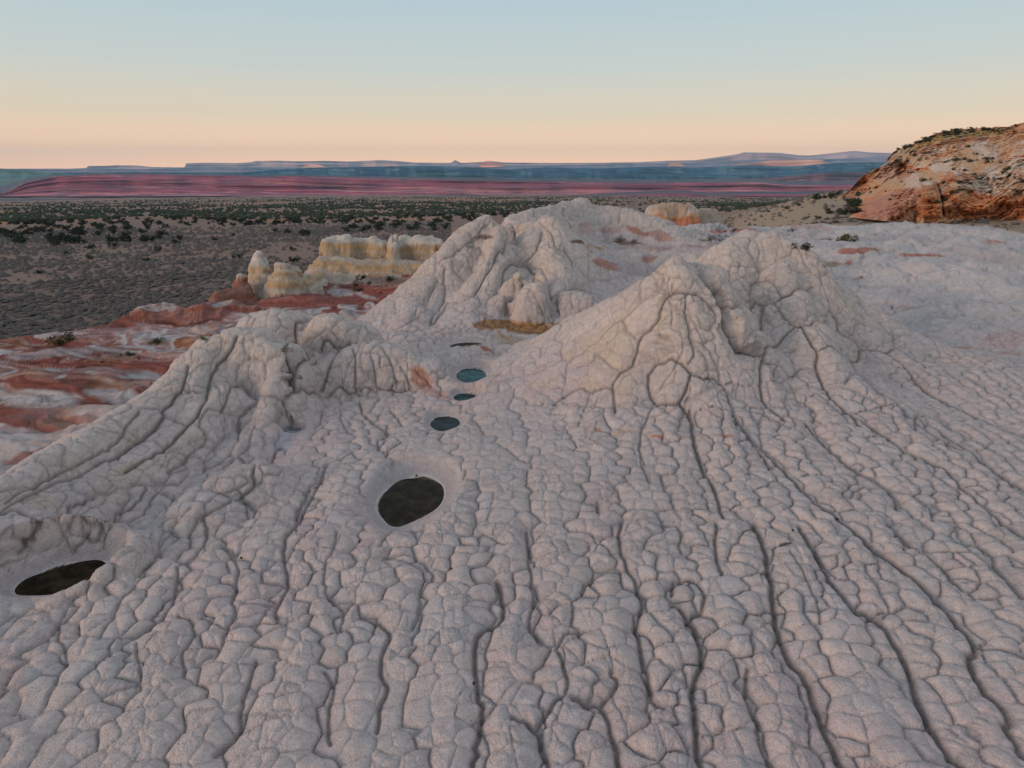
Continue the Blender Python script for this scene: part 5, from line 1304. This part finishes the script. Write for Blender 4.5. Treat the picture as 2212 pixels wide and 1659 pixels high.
# belts of trees with open ground between; sparse at the near edge
belt = sstep(165, 215, rd) * (.55 + .45 * sstep(320, 420, rd)) * np.where(np.degrees(ra) > 9, sstep(300, 420, rd) , 1)
keep = rng.rand(NT) < belt * sstep(-.6, .6, dens) * (.13 + .62 * sstep(210, 420, rd)) * (rd / 1700) ** .3
tx, ty, rd = tx[keep], ty[keep], rd[keep]
tz = far_ground(tx, ty) - .1
pxt, pyt = project(tx, ty, tz)
vis = (pxt > -60) & (pxt < 2270)
# what the mounds hide is left out
bx_ = np.interp(pxt, [0, 640, 680, 960, 1060, 1105, 1240, 1400, 1440, 1560, 1700, 1850, 2212], [700, 600, 508, 515, 462, 480, 428, 470, 440, 455, 452, 420, 200])
vis &= pyt < bx_ + 4
tx, ty, tz, rd, pxt, pyt = [a[vis] for a in (tx, ty, tz, rd, pxt, pyt)]
order = np.argsort(rd); nb = 300 - len(HAND) - 1
near_i, far_i = order[:nb], order[nb:]
for k in near_i:
    trees.append((np.array([tx[k], ty[k], tz[k]]), rng.uniform(.35, .78), None))
for q, (h, s, lab) in enumerate(trees):
    if not lab:
        qx, qy = project(h[0], h[1], h[2]); z1 = "at the left edge of" if qx < 260 else "in the left part of" if qx < 560 else "above the yellow banded butte in" if qx < 980 else "beyond the white mounds in"
        lab = "dark %s juniper %s the tree belt, %s" % ("small" if s < .5 else "full round", z1, "along its front" if h[1] < 235 else "deep inside it")
    put_plant("juniper_tree", JP[q % 5], tuple(h - np.array([0, 0, .1])), s, rng.uniform(0, 6.28), lab or "dark round juniper in the belt of trees on the plain", "tree", "junipers on the plain", szx=rng.uniform(.9, 1.2))
def blob_field(xs, ys, zs, sx, sz, seed, lev=1):
    r = np.random.RandomState(seed); n = len(xs)
    if lev == 0:
        base = np.array([(1, 0, .15), (.3, .95, .15), (-.8, .6, .15), (-.8, -.6, .15), (.3, -.95, .15), (.1, .1, 1.0)]); tri = np.array([(0, 1, 5), (1, 2, 5), (2, 3, 5), (3, 4, 5), (4, 0, 5)])
    else:
        a = np.arange(6) * 1.0472
        base = np.vstack([np.stack([.8 * np.cos(a), .8 * np.sin(a), a * 0], 1), np.stack([np.cos(a + .5), np.sin(a + .5), a * 0 + .5], 1), [[0, 0, 1.0]]])
        tri = []
        for k in range(6):
            k2 = (k + 1) % 6; tri += [(k, k2, 6 + k), (k2, 6 + k2, 6 + k), (6 + k, 6 + k2, 12)]
        tri = np.array(tri)
    m = len(base)
    jit = 1 + r.uniform(-.32, .32, (n, m, 3))
    th = r.uniform(0, 6.28, n); c_, s_ = np.cos(th)[:, None], np.sin(th)[:, None]
    B = base[None] * jit
    V_ = np.empty((n, m, 3)); V_[..., 0] = (B[..., 0] * c_ - B[..., 1] * s_) * sx[:, None]; V_[..., 1] = (B[..., 0] * s_ + B[..., 1] * c_) * sx[:, None]; V_[..., 2] = B[..., 2] * sz[:, None]
    V_ += np.stack([xs, ys, zs], -1)[:, None]
    F_ = (tri[None] + (np.arange(n) * m)[:, None, None]).reshape(-1, 3)
    return V_.reshape(-1, 3), F_
sx = rng.uniform(.6, 1.35, len(far_i)); 
V_, F_ = blob_field(tx[far_i], ty[far_i], tz[far_i], sx, sx * rng.uniform(1.0, 1.6, len(far_i)), 5)
tag(mesh_from("distant_junipers", V_, F_, None, M_JUN, False), "dark junipers scattered over the far plain", kind='stuff')
print("trees", len(trees), len(far_i), round(time.time() - T0, 1))

# sagebrush over the soil
NS = 90000
ra = np.radians(rng.uniform(-43, 43, NS)); rd = np.sqrt(rng.uniform(30 ** 2, 118 ** 2, NS))
ci = np.clip(np.searchsorted(azf, ra), 0, NC - 1)
ok = np.zeros(NS, bool); sxx = rd * np.sin(ra); syy = rd * np.cos(ra); szz = np.zeros(NS)
for k0_ in range(0, NS, 20000):
    s_ = slice(k0_, k0_ + 20000); cols_ = ci[s_]
    idx = np.array([np.searchsorted(RR[:, c_], r_) for c_, r_ in zip(cols_, rd[s_])]).clip(0, NR - 1)
    ok[s_] = soil[idx, cols_] > .75; szz[s_] = ZZ[idx, cols_]
    ok[s_] &= ~((inpatch[idx, cols_] > .2) & (rng.rand(len(cols_)) > .12))
dn = fbm2(sxx * .09, syy * .09, 181, 3) + .4 * fbm2(sxx * .5, syy * .5, 182, 2)
ok &= rng.rand(NS) < sstep(-.9, .8, dn) * np.where(sxx > 10, .14, .36)
sxx, syy, szz = sxx[ok], syy[ok], szz[ok]
NS2 = 42000
ra = np.radians(rng.uniform(-41, 41, NS2)); rd = np.sqrt(rng.uniform(117 ** 2, 270 ** 2, NS2)); x2, y2 = rd * np.sin(ra), rd * np.cos(ra)
dn = fbm2(x2 * .05, y2 * .07, 183, 3); ok2 = rng.rand(NS2) < sstep(-.9, .6, dn) * np.where(np.degrees(ra) > 14, .14, .75) * sstep(275, 230, rd)
ok2 &= ~((np.degrees(ra) > -5) & (np.degrees(ra) < 12))
x2, y2 = x2[ok2], y2[ok2]; z2 = far_ground(x2, y2) - .05
s1 = .11 + .40 * rng.rand(len(sxx)) ** 2 ; s2_ = .28 + .45 * rng.rand(len(x2)) ** 2
V1, F1 = blob_field(sxx, syy, szz - .03, s1, s1 * rng.uniform(.5, 1.1, len(s1)), 6)
V2, F2_ = blob_field(x2, y2, z2, s2_, s2_ * rng.uniform(.7, 1.1, len(s2_)), 7, 0)
tag(mesh_from("sagebrush", V1, F1, None, M_SAGE, False), "low grey sagebrush covering the brown soil", kind='stuff')
tag(mesh_from("sagebrush", V2, F2_, None, M_SAGE, False), "low grey sagebrush farther out on the plain", kind='stuff')
print("sage", len(sxx), len(x2), round(time.time() - T0, 1))

# single shrubs growing on the rock
def twigs(seed, n, h, r):
    q = np.random.RandomState(seed); out = []
    for k in range(n):
        a = q.uniform(0, 6.28); e = q.uniform(.3, 1.0); l = h * q.uniform(.6, 1.1)
        out.append(([(0, 0, -.05), (r * .4 * e * math.cos(a), r * .4 * e * math.sin(a), l * .5), (r * e * math.cos(a + .2), r * e * math.sin(a + .2), l)], .015, .004))
    return out
SH_G = [plant_proto(500, .62, .8, .075, 60 + k, M_GRN, twigs(k, 14, .8, .55)) for k in range(2)]
SH_D = [plant_proto(420, .62, .6, .07, 70 + k, M_JUN, twigs(k + 5, 12, .6, .55)) for k in range(2)]
SH_T = [plant_proto(240, .6, .5, .05, 80 + k, M_TWIG, twigs(k + 9, 26, .6, .65)) for k in range(2)]
SHR = [(1740,541,34,SH_D,"low dark green shrub right behind the tallest white mound"),(1825,525,36,SH_G,"upright green shrub on the white rock right of the twin mounds"),(1788,524,26,SH_T,"grey leafless shrub between the two green shrubs on the white rock"),
 (1778,578,20,SH_T,"small grey shrub in the sandy pocket right of the tallest mound"),(1340,522,26,SH_T,"dry grey shrub in the sandy hollow behind the middle mound"),(1368,524,18,SH_T,"small dry shrub right of another in the hollow behind the middle mound"),
 (1535,521,22,SH_T,"dry grey shrub in a slot left of the tallest mound, left one of two"),(1560,524,16,SH_T,"dry grey shrub in a slot left of the tallest mound, right one of two"),(1861,600,10,SH_T,"tiny twiggy plant by a red streaked pit on the white plateau"),
 (1712,500,18,SH_T,"bare grey shrub at the far edge of the white plateau"),(786,603,20,SH_D,"round dark shrub below the yellow banded butte"),(838,608,24,SH_D,"dark bush at the right end of the row below the yellow butte"),
 (770,618,14,SH_D,"low dark bush left in the group below the yellow butte"),(800,613,12,SH_D,"small dark bush in the middle of the group below the yellow butte"),(776,630,18,SH_D,"low bush lying lowest in the group below the yellow butte"),(822,634,9,SH_D,"tiny bush below the right end of the yellow butte group"),
 (280,768,20,SH_D,"dark bush on the sandy strip in the red rock at left"),(300,775,22,SH_T,"dry bush on the sandy strip in the red rock at left"),(220,783,10,SH_D,"small bush at the left end of the sandy strip in the red rock"),(260,780,12,SH_T,"small dry bush in the middle of the sandy strip in the red rock"),
 (340,743,26,SH_G,"olive green bush patch at the foot of the pink slope on the left"),(440,738,24,SH_G,"olive green bush patch beside the cream ribbed dome"),(135,744,40,SH_G,"olive bushes where the plain meets the red rock at left")]
for k, (px, py, w_, pr, lab) in enumerate(SHR):
    h = ground_hit(px, py); s = w_ * h[1] / FP / 1.25
    put_plant("desert_shrub", pr[k % 2], tuple(h - np.array([0, 0, .04])), s, k * 1.3, lab, "shrub", "shrubs growing on the rock")
# dark stones and dried clumps lying in the joints
def stone_mesh(seed):
    r = np.random.RandomState(seed); import bmesh
    bm = bmesh.new(); bmesh.ops.create_icosphere(bm, subdivisions=2, radius=1.0)
    off = r.rand(3) * 50
    for v in bm.verts:
        q = .7 + .9 * float(vnoise3(np.array([v.co.x * 1.3 + off[0]], f32), np.array([v.co.y * 1.3 + off[1]], f32), np.array([v.co.z * 1.3 + off[2]], f32), seed)[0])
        v.co = (v.co.x * q, v.co.y * q * .8, v.co.z * q * .55)
    me = bpy.data.meshes.new("stone"); bm.to_mesh(me); bm.free(); return me
M_STONE, _nt3, _b3 = new_mat("dark_stone")
_n3 = tex_noise(_nt3, _nt3.nodes.new("ShaderNodeTexCoord").outputs['Object'], 2.0); _m3 = _nt3.nodes.new("ShaderNodeMix"); _m3.data_type = 'RGBA'
_m3.inputs[6].default_value = (.016, .012, .010, 1); _m3.inputs[7].default_value = (.07, .05, .035, 1); _nt3.links.new(_n3.outputs['Fac'], _m3.inputs[0]); _nt3.links.new(_m3.outputs[2], _b3.inputs['Base Color'])
SM = [stone_mesh(k) for k in range(4)]
for m_ in SM: m_.materials.append(M_STONE)
STN = [(762.5,972,9,"above the largest pool"),(690,1001,9,"left above the largest pool"),(697,1108,7,"left of the largest pool, right one of a close pair"),(688,1110,6,"left of the largest pool, left one of a close pair"),(773,1171,9,"just below the largest pool on its left"),
 (742,1189,8,"below left of the largest pool, flat and long"),(556,1188,8,"on the left apron, upper of a pair"),(522,1206,9,"on the left apron, lower of a pair"),(477,1210,6,"on the left apron, small one left of a pair"),(435,1238,7,"on the left apron, nearest the long pool"),
 (755,1212,5,"small one straight below the largest pool"),(820,1254,6,"close pair mate below the largest pool"),(977,1230,10,"brown one right below the largest pool"),(954,1263,5,"tiny one below the brown stone"),(786,1237,4,"tiny one between the ribs below the largest pool"),
 (180,1259,6,"at the right rim of the long left pool"),(131,1272,9,"on the lower rim of the long left pool"),(117,1284,6,"lowest on the rim of the long left pool"),(1022,1477,11,"large one low in the middle of the near apron"),(900,1028,6,"on the upper rim of the largest pool"),
 (1710,1146,10,"on the right fan, black one"),(1666,1141,7,"on the right fan, left small one"),(1807,1122,9,"on the right fan in a groove, rightmost"),(1714,1138,6,"on the right fan beside the black one"),(1015,1007,0,"")]
for k, (px, py, w_, lab) in enumerate(STN):
    if not w_: continue
    h = surface_hit([px], [py])[0]
    o = bpy.data.objects.new("dark_stone", SM[k % 4]); SC.collection.objects.link(o)
    s = w_ * h[1] / FP * .5; o.location = tuple(h + np.array([0, 0, s * .25])); o.scale = (s, s, s); o.rotation_euler = (0, 0, k * 1.7)
    tag(o, "small dark stone " + lab, "stone", "dark stones on the pale rock")
# shrubs on the cliff
CSH = [(1975,337),(1968,330),(1985,345),(2001,345),(1937,348),(1930,352),(1960,350),(1922,357),(2010,358),(2065,346),(2095,350),(2145,344),(2110,334),(2120,336),(2130,345),(2160,352),(2128,353),(2085,345),(2040,352),(2045,350),(2060,348),
       (2145,385),(2120,384),(2108,386),(2118,388),(2165,374),(2172,368),(2176,382),(2190,383),(2180,366),(2015,322),(2022,326),(2035,320),(2060,320),(2090,318),(2048,325),(2006,332),(1995,325),(2200,352),(2205,392),(1993,392),(2040,396),(2105,378)]
cx_ = np.interp
def cliff_pt(px, py):
    ix = int(np.clip(round((px - 1806) / (2560 - 1806) * (nc_ - 1)), 0, nc_ - 1)); ir = int(np.argmin(np.abs(PYq[:, ix] - py)))
    return np.array([XQ[ir, ix], Yq[ir, ix], ZQ[ir, ix]])
for k in range(75):
    px = rng.uniform(1925, 2200); py = float(lerp_list(CT, px)) + rng.uniform(-.5, 13) * (1 if px > 1990 else .3); CSH.append((px, py))
for k in range(26): CSH.append((rng.uniform(1850, 2212), rng.uniform(330, 440)))
for k, (px, py) in enumerate(CSH):
    if py < lerp_list(CT, px) - 1: continue
    put_plant("cliff_shrub", SH_D[k % 2], tuple(cliff_pt(px, py) + np.array([0, -.1, -.1])), rng.uniform(.4, 1.1), k * 2.1, "small dark shrub " + ("on the grassy crest of the big orange cliff" if py < float(lerp_list(CT, px)) + 16 else "on the cream slope high on the big cliff" if py < 352 else "on a ledge low on the big orange cliff"), "shrub", "shrubs on the big cliff")
# junipers and shrubs on the slope below the cliff
AP = [(1760,432,16),(1795,430,14),(1808,423,12),(1780,428,10),(1858,428,16),(1870,425,22),(1880,427,16),(1893,423,10),(1990,474,8),(1925,478,12),(1880,478,14),(1905,478,10),(1790,462,14),(1820,462,16),(1833,466,20),(1855,468,24),(1845,461,10),(1770,476,12),(1745,470,6),(1700,452,8),(1660,458,6),(1835,447,22),(1850,450,24),(1815,474,10),(1725,445,8),(1648,446,7),(1560,449,8),(1600,450,7)]
for k, (px, py, w_) in enumerate(AP):
    h = plain_hit([px], [py])[0]; s = w_ * h[1] / FP / 3.1
    put_plant("slope_shrub", JP[k % 5], tuple(h - np.array([0, 0, .1])), s, k, "dark %s bush on the brown slope %s" % ("large" if w_ > 15 else "small", "at the foot of the pink rock apron" if py > 455 and px > 1730 else "just left of the cliff toe" if px < 1830 and px > 1720 else "along the foot of the cliff" if px >= 1830 else "left of the cliff by the far rock edge"), "bush", "bushes on the slope below the cliff", szx=1.2)
print("plants", round(time.time() - T0, 1))

# ------------------------------------------------------------------ air
HAZE = 1
if HAZE:
    x0, x1, y0, y1, z0, z1 = -15500, 15500, -13000, 15800, -500, 420
    vb = [(x_, y_, z_) for x_ in (x0, x1) for y_ in (y0, y1) for z_ in (z0, z1)]
    fb = [(0, 1, 3, 2), (4, 6, 7, 5), (0, 4, 5, 1), (2, 3, 7, 6), (0, 2, 6, 4), (1, 5, 7, 3)]
    hz = mesh_from("haze", np.array(vb), np.array(fb), None, None, False)
    hm = bpy.data.materials.new("haze_air"); hm.use_nodes = True; hn = hm.node_tree; hn.nodes.clear()
    ho = hn.nodes.new("ShaderNodeOutputMaterial"); hv = hn.nodes.new("ShaderNodeVolumePrincipled")
    hv.inputs['Color'].default_value = (.34, .68, .98, 1); hv.inputs['Density'].default_value = 5.2e-5; hv.inputs['Anisotropy'].default_value = .0
    hn.links.new(hv.outputs[0], ho.inputs['Volume']); hz.data.materials.append(hm)
    tag(hz, "thin blue evening haze over the desert", kind='stuff')
print("done", round(time.time() - T0, 1))
